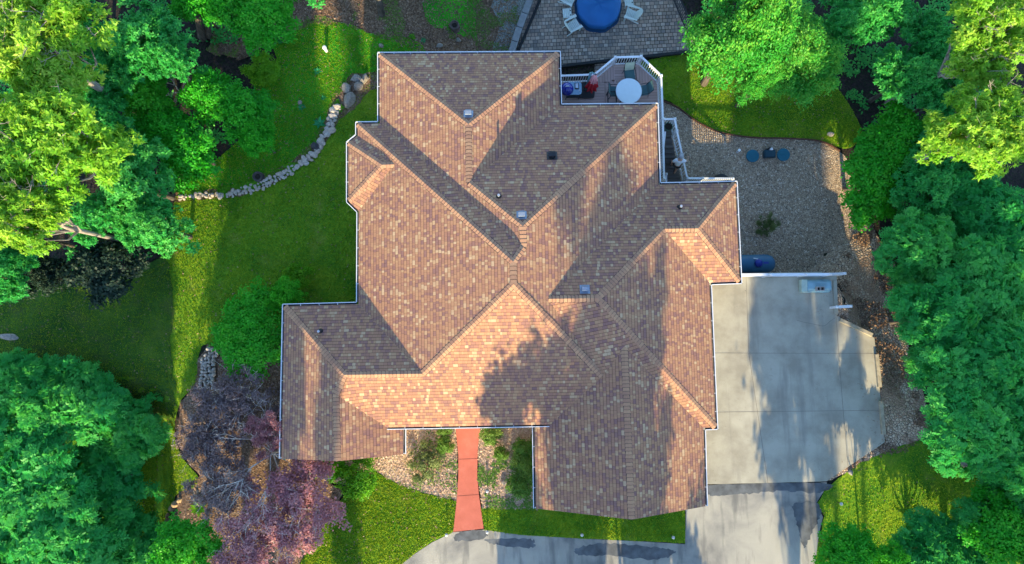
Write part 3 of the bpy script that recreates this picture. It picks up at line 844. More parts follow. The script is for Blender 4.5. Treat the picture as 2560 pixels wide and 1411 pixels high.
# windows and doors of the walls below the eaves
def wall_open(nm, t, w, z0, z1, kind):
    i = NAMES.index(nm)
    a, b = WALLP[i].copy(), WALLP[(i + 1) % n].copy()
    d = (b - a); d.z = 0; d.normalize()
    outw = Vector((-d.y, d.x, 0))
    c = a.lerp(b, t); c.z = (z0 + z1) / 2
    Mx = Matrix((d, outw, Vector((0, 0, 1)))).transposed()
    h = z1 - z0
    fr = MB()
    for s in (-1, 1):
        fr.box(c + d * s * (w / 2 + .04) + outw * .03, (.08, .07, h + .16), M=Mx)
        fr.box(c + Vector((0, 0, s * (h / 2 + .04))) + outw * .032, (w, .07, .08), M=Mx)
    if kind == 'window':
        o = fr.build('window', M['white'], house)
        gl = MB().box(c + outw * .012, (w, .02, h), M=Mx)
        gl.build('pane', M['glass'], o)
    else:
        o = fr.build(kind, M['white'], house)
        pn = MB()
        rows = 4 if kind == 'garage_door' else 2
        for k in range(rows): pn.box(c + outw * .015 + Vector((0, 0, -h / 2 + h * (k + .5) / rows)), (w, .03, h / rows - .02), M=Mx)
        pn.build('panel', M['soffit'], o)
for nm, t, w, z0, z1, k in [('A', .3, 1.8, .9, 2.2, 'window'), ('A', .7, 1.8, .9, 2.2, 'window'), ('C', .45, 2.6, .4, 2.4, 'window'), ('U', .5, 1.0, .9, 2.2, 'window'), ('Vb', .5, 1.6, .9, 2.2, 'window'),
                             ('T', .5, 1.8, .9, 2.2, 'window'), ('Rr', .5, 1.6, .9, 2.2, 'window'), ('P', .5, 1.8, .9, 2.2, 'window'), ('H', .3, 4.4, .12, 2.3, 'garage_door'), ('H', .78, 2.6, .12, 2.3, 'garage_door'),
                             ('F', .5, 1.4, .9, 2.2, 'window'), ('K', .5, 1.8, .9, 2.2, 'window'), ('N', .45, 1.1, .1, 2.2, 'front_door')]:
    wall_open(nm, t, w, z0, z1, k)

# ------------------------------------------------------------------ railings
def rail_run(parent, pts, h=0.92, rail_w=0.09, posts=(), pitch=0.118, name='railing', mat=None, bal_mesh=None, low=0.10, post_w=0.11):
    """pts: deck-level points (z = floor); one railing part with its balusters, and the posts"""
    mat = mat or M['white']
    me = None
    for a, b in zip(pts, pts[1:]):
        a, b = Vector(a), Vector(b)
        rl = MB()
        rl.beam(a + Vector((0, 0, h)), b + Vector((0, 0, h)), rail_w, .05)
        rl.beam(a + Vector((0, 0, h - .06)), b + Vector((0, 0, h - .06)), rail_w * .5, .06)
        r = rl.build(name, mat, parent)
        MB().beam(a + Vector((0, 0, low)), b + Vector((0, 0, low)), .05, .05).build('bottom_rail', mat, r)
        Ld = (b - a).to_2d().length
        k = max(1, int(Ld / pitch))
        for i in range(1, k):
            p = a.lerp(b, i / k)
            if me is None:
                o = MB().box((0, 0, (h + low) / 2 - .03), (.032, .032, h - low - .08)).build('baluster', mat, r)
                me = o.data
            else:
                o = bpy.data.objects.new('baluster', me); COL.objects.link(o); o.parent = r
            o.location = p
    for p in posts:
        p = Vector(p)
        MB().box((p.x, p.y, p.z + h / 2 + .02), (post_w, post_w, h + .04)).lathe([(post_w * .78, h + .04), (post_w * .80, h + .07), (post_w * .2, h + .13)], p, 4, M=Matrix.Rotation(R_(45), 3, 'Z')).build('post', mat, parent)
    return r

DZ, RH = 0.30, 0.92
dk = thing('deck', 'raised brown composite deck with white railing on the north side of the house', 'deck')
def dtop(px, py): 
    p = at(px, py, DZ + RH); p.z = DZ
    return p
RP = [dtop(1403, 190), dtop(1486, 187), dtop(1538, 144), dtop(1603, 142), dtop(1653, 190), dtop(1657, 298), dtop(1660, 449)]
DECK = [(p.x, p.y) for p in RP]
ccen = Vector((sum(p.x for p in RP) / 7, sum(p.y for p in RP) / 7))
floor_poly = [RP[0] + Vector((-.3, .08, 0)), RP[1] + Vector((0, .08, 0)), RP[2] + Vector((-.05, .08, 0)), RP[3] + Vector((.05, .08, 0)), RP[4] + Vector((.08, 0, 0)), RP[6] + Vector((.08, -.3, 0)), Vector((WALLP[3].x - .05, RP[6].y - .3, 0)), Vector((WALLP[3].x - .05, WALLP[2].y, 0)), Vector((RP[0].x - .3, WALLP[2].y, 0))]
MB().prism([(p.x, p.y) for p in floor_poly], DZ - .22, DZ).build('deck_floor', M['deck'], dk)
# breaker boards and the board fields that run the other way
for a, b in [((1488, 204), (1646, 204)), ((1533, 168), (1533, 204)), ((1593, 167), (1593, 204)), ((1514, 205), (1514, 262))]:
    MB().beam(at(*a, DZ + .002), at(*b, DZ + .002), .13, .012).build('border_board', M['deckx'], dk)
for tri in ([(1596, 168), (1642, 203), (1596, 203)], [(1530, 168), (1530, 203), (1490, 203)]):
    MB().prism(flat(tri, DZ), DZ + .001, DZ + .004).build('cross_boards', M['deckx'], dk)
rail_run(dk, RP[:2], posts=[RP[1]])
rail_run(dk, RP[1:3], posts=[RP[2]])
rail_run(dk, RP[2:4], posts=[RP[3]])
rail_run(dk, RP[3:5], posts=[RP[4]])
rail_run(dk, RP[4:6], posts=[RP[5]])
rail_run(dk, RP[5:7], posts=[RP[6]])
for p in (RP[1], RP[2], RP[3], RP[4], RP[6]):
    q = p.lerp(Vector((ccen.x, ccen.y, p.z)), .06)
    MB().box((q.x, q.y, (DZ - .2 - 2.7) / 2), (.15, .15, 2.7 + DZ - .2)).build('support_post', M['timber'], dk)

st = thing('staircase', 'dark outdoor stair going down beside the deck inside white railings', 'stairs')
def rz_(px, py, z):   # east rail tops
    p = at(px, py, z + RH); p.z = z
    return p
x_w = RP[5].x + .13
e0, e1 = rz_(1687, 298, DZ), rz_(1692, 328, DZ)
NTR = 9
e2 = rz_(1718, 446, DZ - NTR * .17)
e0w = Vector((x_w - .1, e0.y, DZ))
MB().prism([(x_w - .05, e0.y), (e0.x, e0.y), (e1.x, e1.y), (x_w - .05, e1.y)], DZ - .15, DZ - .01).build('landing', M['tread'], st)
for i in range(NTR):
    t0, t1 = i / NTR, (i + 1) / NTR
    pa, pb2 = e1.lerp(e2, t0), e1.lerp(e2, t1)
    z = DZ - (i + 1) * .17
    tr = MB().prism([(x_w, pa.y), (pa.x - .03, pa.y), (pb2.x - .03, pb2.y - .03), (x_w, pb2.y - .03)], z - .04, z)
    tr.add([(x_w, pa.y, z + .17 - .04), (pa.x - .03, pa.y, z + .17 - .04), (pa.x - .03, pa.y, z - .04), (x_w, pa.y, z - .04)], [(0, 1, 2, 3)])
    tr.build('tread', M['tread'], st)
zl = DZ - NTR * .17
ylow = WALLP[4].y + .03
MB().prism([(x_w, e2.y - .03), (e2.x, e2.y - .03), (e2.x, ylow), (x_w, ylow)], zl - .2, zl - .005).build('landing', M['tread'], st)
e3 = at(1832, 447, -2.6 + RH + .12); e3.z = -2.6 + .12
for i in range(8):
    t0, t1 = i / 8, (i + 1) / 8
    xa, xb = e2.x + (e3.x - e2.x) * t0, e2.x + (e3.x - e2.x) * t1
    z = zl - (i + 1) * (zl + 2.6) / 9
    MB().prism([(xa, e2.y - .03), (xb + .03, e2.y - .03), (xb + .03, ylow), (xa, ylow)], z - .05, z).build('tread', M['tread'], st)
rail_run(st, [e0w, e0, e1], posts=[e0, e1])
rail_run(st, [e1, e1.lerp(e2, .5)], posts=[e1.lerp(e2, .5)])
rail_run(st, [e1.lerp(e2, .5), e2], posts=[e2])
rail_run(st, [e2, e2.lerp(e3, .33), e3], posts=[e2.lerp(e3, .33), e3])
wr = MB()
wr.beam((x_w - .02, e1.y, DZ + .85), (x_w - .02, e2.y, zl + .85), .07, .05)
wr.build('handrail', M['white'], st)
w0 = at(1665, 436, zl + RH); w0.z = zl
rail_run(st, [w0, w0 + Vector((0, -.6, 0))], posts=[w0])

# fence at the top of the parking pad
fn = thing('vinyl_fence', 'long white vinyl railing fence along the top edge of the parking pad', 'fence')
FZ = PAD_Z
f0 = at(1740, 688, FZ + .95); f0.z = FZ
f1 = at(2076, 686, FZ + .95); f1.z = FZ
f2 = at(2112, 684, FZ - .55 + .95); f2.z = FZ - .55
rail_run(fn, [f0, f1], posts=[f0.lerp(f1, t) for t in (.55, .82, 1)], rail_w=.12)
rail_run(fn, [f1, f2], posts=[f2], rail_w=.12)
fs2 = thing('railing_section', 'short white railing section sticking out from the pad kerb over the stones', 'railing')
g0 = at(2092, 768, .75); g1 = at(2127, 766, .75)
g0.z = g1.z = -.2
rail_run(fs2, [g0, g1], posts=[g0, g1], rail_w=.13)
rw = MB()
rw.prism([(f0.x, f0.y - .05), (f1.x + .05, f0.y - .05), (f1.x + .05, f0.y + .12), (f0.x, f0.y + .12)], -2.9, FZ + .03)
tag(rw.build('retaining_wall', M['concrete']), 'concrete retaining wall under the white fence at the pad edge', 'wall')

# patio railing, kerb and edging
pr = thing('metal_railing', 'black metal railing along the east side of the paver patio', 'railing')
p0 = at(1690, -30, PAT_Z + 1.0); p1 = at(1731, 68, PAT_Z + 1.0)
p0.z = p1.z = PAT_Z
rail_run(pr, [p0, p1], h=1.0, rail_w=.06, posts=[p0, p1], mat=M['darkmetal'], pitch=.13, post_w=.08)
pk = MB()
q = [at(*p, PAT_Z + .4) for p in ((1352, -60), (1325, 0), (1298, 70), (1276, 140))]
for a, b in zip(q, q[1:]):
    k = max(1, int((b - a).length / .6))
    for i in range(k):
        s, e = a.lerp(b, i / k), a.lerp(b, (i + 1) / k - .03)
        pk.beam(s, e, .34, .09)
    pk.beam(a + Vector((.02, 0, -.25)), b + Vector((.02, 0, -.25)), .26, .42)
tag(pk.build('patio_wall', M['capstone']), 'low grey capstone wall along the west side of the paver patio', 'wall')
pe = MB()
q = [at(*p, PAT_Z + .05) for p in ((1350, 0), (1318, 76), (1290, 140))]
for a, b in zip(q, q[1:]): pe.beam(a, b, .13, .16)
tag(pe.build('edging', M['edging']), 'dark edging strip along the foot of the grey patio wall', 'edging')
pe = MB()
q = [at(*p, PAT_Z + .04) for p in ((1396, 168), (1490, 156), (1600, 144), (1746, 128))]
for a, b in zip(q, q[1:]): pe.beam(a, b, .14, .22)
tag(pe.build('edging', M['edging']), 'dark edging strip between the paver patio and the lawn', 'edging')
ge = MB()
gl = catmull([(1655, 252), (1695, 269), (1740, 303), (1800, 331), (1880, 344), (1960, 346), (2050, 353), (2100, 378)], 4, False)
gl = [gp(*p, .07) for p in gl]
for a, b in zip(gl, gl[1:]): ge.beam(a, b, .06, .10)
tag(ge.build('edging', m_plain('rusty_edging', (0.09, 0.04, 0.025), .9, var=.4)), 'thin rusty edging strip between the lawn and the gravel bed', 'edging')

# ------------------------------------------------------------------ deck furniture
tb = at(1572, 228, DZ + .72); tb.z = DZ
t = thing('patio_table', 'round pale glass-topped patio table on the deck', 'table', tb)
MB().lathe([(.0, .70), (.58, .70), (.61, .71), (.61, .73), (.59, .738), (0, .738)], n=48).build('tabletop', M['tablewhite'], t, smooth=False)
MB().lathe([(.612, .705), (.622, .705), (.622, .733), (.612, .733)], n=48).build('rim', M['vent_metal'], t)
for k in range(4):
    a = R_(45 + 90 * k)
    MB().tube([(.48 * math.cos(a), .48 * math.sin(a), 0), (.44 * math.cos(a), .44 * math.sin(a), .4), (.36 * math.cos(a), .36 * math.sin(a), .70)], .022).build('leg', M['darkmetal'], t)
def patio_chair(px, py, rz, label, back):
    p = at(px, py, DZ + .43); p.z = DZ
    c = thing('patio_chair', label, 'chair', p, rz, 'sling chairs around the deck table')
    # faces +y
    MB().box((0, 0, .42), (.50, .48, .025)).build('seat', M['tealsling'], c)
    b = MB()
    pr_ = [(-.24, .44), (-.30, .70), (-.40, .98)]
    for (y0, z0), (y1, z1) in zip(pr_, pr_[1:]):
        b.add([(-.23, y0, z0), (.23, y0, z0), (.23, y1, z1), (-.23, y1, z1), (-.23, y0 - .02, z0), (.23, y0 - .02, z0), (.23, y1 - .02, z1), (-.23, y1 - .02, z1)], [(0, 1, 2, 3), (7, 6, 5, 4), (0, 3, 7, 4), (1, 5, 6, 2)])
    b.build('backrest', back, c)
    for s in (-1, 1):
        MB().tube([(s * .26, .30, 0), (s * .26, .26, .62), (s * .26, -.10, .64), (s * .26, -.29, .62)], .017, 6).build('arm', M['darkmetal'], c)
        MB().tube([(s * .245, -.30, 0), (s * .245, -.24, .43), (s * .245, -.30, .70), (s * .245, -.41, 1.0)], .017, 6).build('frame', M['darkmetal'], c)
    return c
patio_chair(1574, 188, R_(186), 'sling chair with a pale sage back, north of the deck table', M['sling'])
patio_chair(1539, 229, R_(-92), 'dark sling chair tucked under the deck table on its west side', M['tealsling'])
patio_chair(1606, 227, R_(100), 'dark teal sling chair on the east side of the deck table', M['tealsling'])
p = at(1530, 244, DZ + .5); p.z = DZ
sb = thing('side_table', 'dark metal frame side table by the house edge of the deck', 'table', p)
f = MB()
for s in (-1, 1):
    f.beam((s * .2, -.3, .5), (s * .2, .28, .5), .05, .03); f.beam((-.2, s * .28, .505), (.2, s * .28, .505), .05, .03)
f.build('frame', M['darkmetal'], sb)
for x in (-.2, .2):
    for y in (-.28, .28): MB().box((x, y, .245), (.03, .03, .49)).build('leg', M['darkmetal'], sb)

gp0 = at(1431, 221, DZ + .85); gp0.z = DZ
gr = thing('kettle_grill', 'blue domed kettle grill in a grey steel cart table on the deck', 'grill', gp0)
kc = at(1418, 220, DZ + 1.0) - gp0; kc.z = 0
MB().lathe([(.05, .50), (.20, .54), (.29, .68), (.305, .82)], kc, 28).build('bowl', M['grillblue'], gr, smooth=True)
lid = MB().lathe([(.315, .82), (.315, .85), (.27, .98), (.17, 1.06), (.05, 1.09), (0, 1.092)], kc, 28).build('lid', M['grillblue'], gr, smooth=True)
MB().tube([kc + Vector((-.09, .02, 1.07)), kc + Vector((-.07, .02, 1.15)), kc + Vector((.07, .03, 1.15)), kc + Vector((.09, .03, 1.07))], .018, 8).build('handle', M['adirondack'], lid)
tp = MB()
pts = [(kc.x + .1, -.31), (kc.x + .58, -.31)] + [(kc.x + .58 + .12 * math.sin(a), -.19 - .12 * math.cos(a)) for a in (R_(45), R_(90))] + [(kc.x + .70, .19)] + [(kc.x + .58 + .12 * math.cos(a), .19 + .12 * math.sin(a)) for a in (R_(45), R_(90))] + [(kc.x + .1, .31)]
tp.prism(pts, .80, .84)
tp.build('cart_top', M['grillsteel'], gr)
MB().box((kc.x + .47, .10, .852), (.20, .30, .02)).build('bin_frame', M['darkmetal'], gr)
MB().box((kc.x + .47, .11, .872), (.13, .22, .025)).build('bin_lid', M['vent_metal'], gr)
MB().lathe([(.022, .84), (.03, .87), (.015, .90), (0, .905)], (kc.x + .58, -.12, 0), 10).build('knob', M['white'], gr)
for x in (kc.x + .0, kc.x + .62):
    for y in (-.24, .24): MB().box((x, y, .40), (.04, .04, .80)).build('leg', M['darkmetal'], gr)
MB().box((kc.x + .31, 0, .18), (.62, .48, .03)).build('shelf', M['darkmetal'], gr)

u0 = at(1464, 226, DZ); u0.z = DZ
um = thing('cantilever_umbrella', 'closed red and pink patio umbrella hanging from a teal grey post on a black base', 'umbrella', u0)
ub = MB()
pl = [(x, y) for x, y in catmull([(-.36, .30), (.36, .34), (.42, -.30), (.25, -.42), (-.28, -.40), (-.42, -.24)], 5)]
ub.prism(pl, 0, .09)
ub.build('base', M['black'], um, bevel=.02)
MB().lathe([(.07, .09), (.06, .16), (.045, .2)], (0, 0, 0), 14).build('socket', M['darkmetal'], um)
MB().lathe([(.03, .10), (.035, .13), (.01, .15)], (-.06, .12, 0), 10).build('knob', M['darkmetal'], um)
MB().tube([(0, 0, .15), (.0, .0, 1.2), (.01, .02, 2.15)], .065, 12).build('post', M['post'], um, smooth=True)
cx = at(1478, 220, DZ + .55) - u0; cx.z = 0
MB().tube([(0.01, .02, 2.1), (.06, .03, 2.25), (cx.x, cx.y, 2.28)], .035, 10).build('arm', M['post'], um, smooth=True)
def pleat(z0, z1, r0, r1, nf, dep, seg=6, tw=0.0):
    b = MB(); vs = []; nn = nf * 4
    for i in range(seg + 1):
        tt = i / seg
        for k in range(nn):
            a = 2 * math.pi * k / nn + tw * tt
            r = (r0 + (r1 - r0) * tt) * (1 + dep * math.cos(a * nf) * (0.3 + .7 * tt))
            vs.append((cx.x + r * math.cos(a), cx.y + r * math.sin(a), z0 + (z1 - z0) * tt + .05 * math.cos(a * nf) * tt))
    fs = [(i * nn + k, i * nn + (k + 1) % nn, (i + 1) * nn + (k + 1) % nn, (i + 1) * nn + k) for i in range(seg) for k in range(nn)]
    return b.add(vs, fs)
cn = pleat(2.30, 1.45, .05, .16, 8, .35).build('canopy', M['pink'], um)
pleat(1.46, .62, .16, .24, 8, .42).build('canopy_skirt', M['red'], cn)

# planter pot on the stair landing
p = at(1671, 317, DZ + .3); p.z = DZ
pt = thing('planter_pot', 'round green planter pot on the stair landing', 'pot', p)
MB().lathe([(.12, 0), (.19, .30), (.21, .32), (.21, .34), (.175, .34), (.17, .27), (0, .27)], n=20).build('pot', M['terracotta'], pt)
MB().lathe([(.165, .30), (0, .315)], n=16).build('soil', M['soil'], pt)

# ------------------------------------------------------------------ patio
cc = at(1498, 8, PAT_Z + .6); cc.z = PAT_Z
cv = thing('covered_fire_table', 'large round blue cover spread over a low round form on the paver patio', 'cover', cc)
b = MB(); vs = []; nn = 48
prof = [(1.0, .0), (1.0, .25), (.985, .52), (.94, .58), (.6, .60), (.0, .585)]
for i, (r, z) in enumerate(prof):
    for k in range(nn):
        a = 2 * math.pi * k / nn
        w = 1 + (.018 * math.sin(9 * a + 1) + .012 * math.sin(17 * a)) * (1 - i / 5)
        vs.append((r * 1.17 * w * math.cos(a), r * 1.27 * w * math.sin(a) - .0, z + .012 * math.sin(5 * a + i)))
b.add(vs, [(i * nn + k, i * nn + (k + 1) % nn, (i + 1) * nn + (k + 1) % nn, (i + 1) * nn + k) for i in range(len(prof) - 1) for k in range(nn)])
b.build('cover', M['bluecover'], cv, smooth=True)
b = MB(); vs = []
for i, (r, z) in enumerate([(1.06, .01), (1.015, .12), (1.003, .26)]):
    for k in range(nn):
        a = 2 * math.pi * k / nn
        w = 1 + .022 * math.sin(9 * a + 1)
        vs.append((r * 1.18 * w * math.cos(a), r * 1.28 * w * math.sin(a), z))
b.add(vs, [(i * nn + k, i * nn + (k + 1) % nn, (i + 1) * nn + (k + 1) % nn, (i + 1) * nn + k) for i in range(2) for k in range(nn)])
b.build('skirt', m_plain('dark_blue_hem', (0.006, 0.06, 0.16), .6), cv, smooth=True)

def adirondack(px, py, rz, label):
    p = at(px, py, PAT_Z + .45); p.z = PAT_Z
    c = thing('adirondack_chair', label, 'chair', p, rz, 'pale slatted chairs around the blue cover')
    s = MB()
    for k in range(6):    # seat slats, chair faces +y, falling towards the back
        y = .27 - k * .085
        s.box((0, y, .38 - k * .022), (.50, .074, .022))
    s.build('seat', M['adirondack'], c)
    bk = MB()
    for k in range(7):
        x = (k - 3) * .078
        top = .92 - .035 * abs(k - 3) ** 1.6
        a, e = Vector((x * .9, -.20, .28)), Vector((x * 1.12, -.20 - (top - .28) * .48, top))
        bk.beam(a, e, .070, .02)
    bk.build('backrest', M['adirondack'], c)
    for sx in (-1, 1):
        MB().prism([(sx * .25, .34), (sx * .40, .36), (sx * .40, .1), (sx * .36, -.36), (sx * .29, -.36), (sx * .27, .1)], .55, .58).build('armrest', M['adirondack'], c)
        MB().box((sx * .29, .28, .275), (.03, .09, .55)).build('leg', M['adirondack'], c)
        MB().beam((sx * .25, .24, .36), (sx * .25, -.48, .03), .03, .10).build('leg', M['adirondack'], c)
    return c
adirondack(1433, 62, R_(-62), 'pale slatted lounge chair at the southwest of the blue cover')
adirondack(1580, 34, R_(72), 'pale slatted lounge chair east of the blue cover')
adirondack(1422, -4, R_(-118), 'pale slatted lounge chair northwest of the blue cover, cut by the picture edge')
def slat_table(px, py, rz, label):
    p = at(px, py, PAT_Z + .45); p.z = PAT_Z
    c = thing('slatted_table', label, 'table', p, rz, 'pale slatted side tables on the patio')
    s = MB()
    for k in range(5): s.box(((k - 2) * .092, 0, .44), (.082, .50, .025))
    s.build('tabletop', M['adirondack'], c)
    for x in (-.18, .18):
        MB().box((x, .2, .215), (.05, .05, .43)).build('leg', M['adirondack'], c)
        MB().box((x, -.2, .215), (.05, .05, .43)).build('leg', M['adirondack'], c)
    for y in (-.12, .12): MB().lathe([(.035, .453), (.035, .457), (0, .457)], (.17, y, 0), 10).build('cup_hole', M['blockhole'], c)
    return c
slat_table(1418, 33, R_(4), 'pale slatted side table between the two west chairs on the patio')
slat_table(1572, 2, R_(6), 'pale slatted side table beside the east chair, cut by the picture edge')

# ------------------------------------------------------------------ gravel yard
def on_ground(px, py, h=0.0):
    p = gp(px, py, h); p.z -= h
    return p
def lid(px, py, label):
    p = on_ground(px, py, .2)
    c = thing('tank_lid', label, 'lid', p, group='round teal lids in the gravel')
    MB().lathe([(.30, 0), (.30, .16), (.335, .17), (.335, .20), (.31, .215), (0, .225)], n=32).build('cover', M['teallid'], c)
    h = MB()
    h.beam((-.12, 0, .226), (.12, 0, .226), .03, .03)
    h.build('handle', M['teallid'], c)
lid(1882, 390, 'round teal lid in the gravel, on the side towards the stair')
lid(1959, 387, 'round teal lid in the gravel, on the side towards the woods')
p = on_ground(1925, 384, .3)
c = thing('pump_box', 'dark teal box with a white junction on top between the round lids', 'box', p)
MB().prism([(-.28, -.2), (.28, -.2), (.30, .05), (.28, .2), (-.28, .2), (-.30, .05)], 0, .32).build('body', M['darklid'], c, bevel=.02)
MB().box((.02, 0, .335), (.5, .30, .03)).build('lid', M['darklid'], c)
MB().box((.05, .22, .30), (.16, .12, .20)).build('junction_box', M['white'], c)
MB().lathe([(.04, 0), (.04, .45), (.05, .5)], (-.05, .26, 0), 10).build('pipe', M['darkmetal'], c)
p = on_ground(1846, 378, .25)
c = thing('vent_pipe', 'short white plastic pipe standing in the gravel by the teal lids', 'pipe', p)
MB().tube([(0, 0, 0), (0, 0, .38)], .06, 12).build('tube', M['white'], c)
MB().lathe([(.075, .36), (.078, .42), (.0, .43)], n=12).build('cap', M['white'], c)
p = on_ground(1800, 446, .3)
c = thing('barrel', 'dark round barrel behind the lower stair railing', 'barrel', p + Vector((0, -.2, 0)))
MB().lathe([(.30, 0), (.38, .2), (.40, .42), (.36, .6), (.30, .66), (0, .67)], n=24).build('body', M['black'], c, smooth=True)
MB().lathe([(.37, .60), (.33, .67), (.2, .70), (0, .70)], n=24).build('lid', M['darkmetal'], c)
# propane tank
p = gp(1880, 672, .55); zz0 = gz(p.x, p.y)
c = thing('propane_tank', 'blue grey propane tank lying behind the white fence', 'tank', (p.x, f0.y + .75, zz0))
prof = [(0, -1.45), (.22, -1.40), (.38, -1.28), (.46, -1.08), (.475, -.9), (.475, .9), (.46, 1.08), (.38, 1.28), (.22, 1.40), (0, 1.45)]
MB().lathe(prof, (-.35, 0, .75), 28, M=Matrix.Rotation(R_(90), 3, 'Y')).build('body', M['tank'], c, smooth=True)
MB().lathe([(.2, 1.16), (.2, 1.30), (.17, 1.36), (.0, 1.39)], (.10, -.02, 0), 20).build('dome', M['tankdome'], c, smooth=True)
lb = MB().beam((.36, .0, 1.222), (.62, .0, 1.222), .10, .012)
lb.build('plate', M['tankdome'], c)
for x in (-1.2, .5): MB().box((x, 0, .15), (.2, .7, .42)).build('saddle', M['block'], c)
tg = MB().beam((-.12, .24, 1.20), (.1, .20, 1.22), .05, .02)
tg.build('valve', M['white'], c)
# scrub clump hose
hs = MB().tube([gp(1853, 572, .05), gp(1866, 588, .05), gp(1890, 594, .05), gp(1902, 592, .05)], .025, 6)
tag(hs.build('hose', M['log'], smooth=True), 'pale thin hose lying on the gravel beside the house', 'hose')

# ------------------------------------------------------------------ parking pad
p = at(2046, 714, PAD_Z + .45); p.z = PAD_Z
c = thing('tarp_covered_pallet', 'low long stack under a pale blue tarp in the corner of the parking pad', 'pallet', p, R_(-1))
b = MB(); vs = []; nx, ny = 18, 8
rn = random.Random(5)
for j in range(ny + 1):
    for i in range(nx + 1):
        x = -.60 + 1.36 * i / nx; y = -.32 + .64 * j / ny
        edge = min(1, min(i, nx - i) / 1.5) * min(1, min(j, ny - j) / 1.5)
        z = .40 * edge + rn.uniform(-.012, .012) + .05 * math.sin(x * 3)
        vs.append((x + rn.uniform(-.01, .01), y, max(.02, z)))
b.add(vs, [(j * (nx + 1) + i, j * (nx + 1) + i + 1, (j + 1) * (nx + 1) + i + 1, (j + 1) * (nx + 1) + i) for j in range(ny) for i in range(nx)])
b.build('tarp', M['tarp'], c, smooth=True)
MB().box((-.62, -.01, .19), (.28, .60, .36)).build('wrapped_end', M['wrap'], c, bevel=.03)
MB().box((.05, 0, .06), (1.4, .6, .10)).build('pallet', M['timber'], c)
p = at(2053, 722, PAD_Z + .66); p.z = PAD_Z + .45
c = thing('cinder_block', 'grey two-hole concrete block lying on the blue tarp', 'block', p)
b = MB()
for y in (-.08, .08): b.box((0, y, .09), (.38, .03, .18))
for x in (-.175, 0, .175): b.box((x, 0, .09), (.03, .13, .179))
b.build('shell', M['block'], c)
MB().box((0, 0, .02), (.33, .13, .02)).build('hollow', M['blockhole'], c)
for (a, e, lab) in [((2100, 800), (2180, 838), 'weathered timber kerb along the angled corner of the pad'), ((2191, 886), (2199, 968), 'weathered timber kerb on the east pad edge, the one nearer the fence'), ((2202, 1002), (2209, 1086), 'weathered timber kerb on the east pad edge, the one nearer the driveway')]:
    b = MB().beam(at(*a, PAD_Z + .075), at(*e, PAD_Z + .075), .17, .14)
    tag(b.build('timber_kerb', M['timber'], bevel=.01), lab, 'kerb', 'timber kerbs of the parking pad')
b = MB().beam(at(2087, 702, PAD_Z + .04), at(2090, 786, PAD_Z + .04), .18, .08)
tag(b.build('kerb', M['concrete'], bevel=.01), 'pale concrete kerb at the pad edge beside the tarp', 'kerb')
b = MB().tube([gp(2372, 1150, .1), gp(2412, 1163, .11), gp(2472, 1180, .1)], [.12, .13, .11], 10)
tag(b.build('log', M['log'], smooth=True), 'pale fallen log lying in the shade at the wood edge', 'log')

# path lights
for px, py, lab in [(1116, 1338, 'small pale path light on the lawn corner left of the red walk'), (1218, 1331, 'small pale path light on the grass right of the red walk end'), (1218, 1229, 'small pale path light in the planting bed beside the red walk'),
                    (1455, 1338, 'small pale path light in the middle of the front grass strip'), (1683, 1344, 'small pale path light at the driveway end of the grass strip'), (2103, 1260, 'small pale path light on the shaded grass beside the driveway')]:
    p = on_ground(px, py, .5)
    c = thing('path_light', lab, 'path light', p, group='small path lights')
    MB().tube([(0, 0, 0), (0, 0, .48)], .018, 8).build('stake', M['darkmetal'], c)
    MB().lathe([(.045, .44), (.05, .50), (.075, .515), (.07, .545), (.03, .57), (0, .582)], n=16).build('cap', M['lamp'], c)

# ------------------------------------------------------------------ stones
def stone_mesh(name, seed, mat, sub=2, flat_=0.65):
    rn = random.Random(seed)
    bm = bmesh.new()
    bmesh.ops.create_icosphere(bm, subdivisions=sub, radius=1.0)
    dirs = [Vector((rn.uniform(-1, 1), rn.uniform(-1, 1), rn.uniform(-1, 1))).normalized() for _ in range(9)]
    offs = [rn.uniform(.50, .88) for _ in dirs]
    for v in bm.verts:
        for d, o in zip(dirs, offs):
            k = v.co.dot(d)
            if k > o: v.co -= d * (k - o) * .85
        v.co *= 1 + rn.uniform(-.035, .035)
        v.co.z *= flat_
    me = bpy.data.meshes.new(name)
    bm.to_mesh(me); bm.free()
    me.materials.append(mat)
    me.polygons.foreach_set('use_smooth', [sub > 2] * len(me.polygons))
    return me
SM = [stone_mesh('border_stone', k, M['stone'], 2) for k in range(6)]
BM_ = [stone_mesh('boulder', 20 + k, M['boulder'], 3) for k in range(4)]
TM = [stone_mesh('ledge_stone', 40 + k, M['tanstone'], 2, .5) for k in range(3)]
def put_stone(name, me, p, s, rz, label, cat, group=None):
    o = bpy.data.objects.new(name, me); COL.objects.link(o)
    o.location = p; o.scale = s; o.rotation_euler = (random.uniform(-.15, .15), random.uniform(-.15, .15), rz)
    return tag(o, label, cat, group)
PX = 34.0 / F_PX
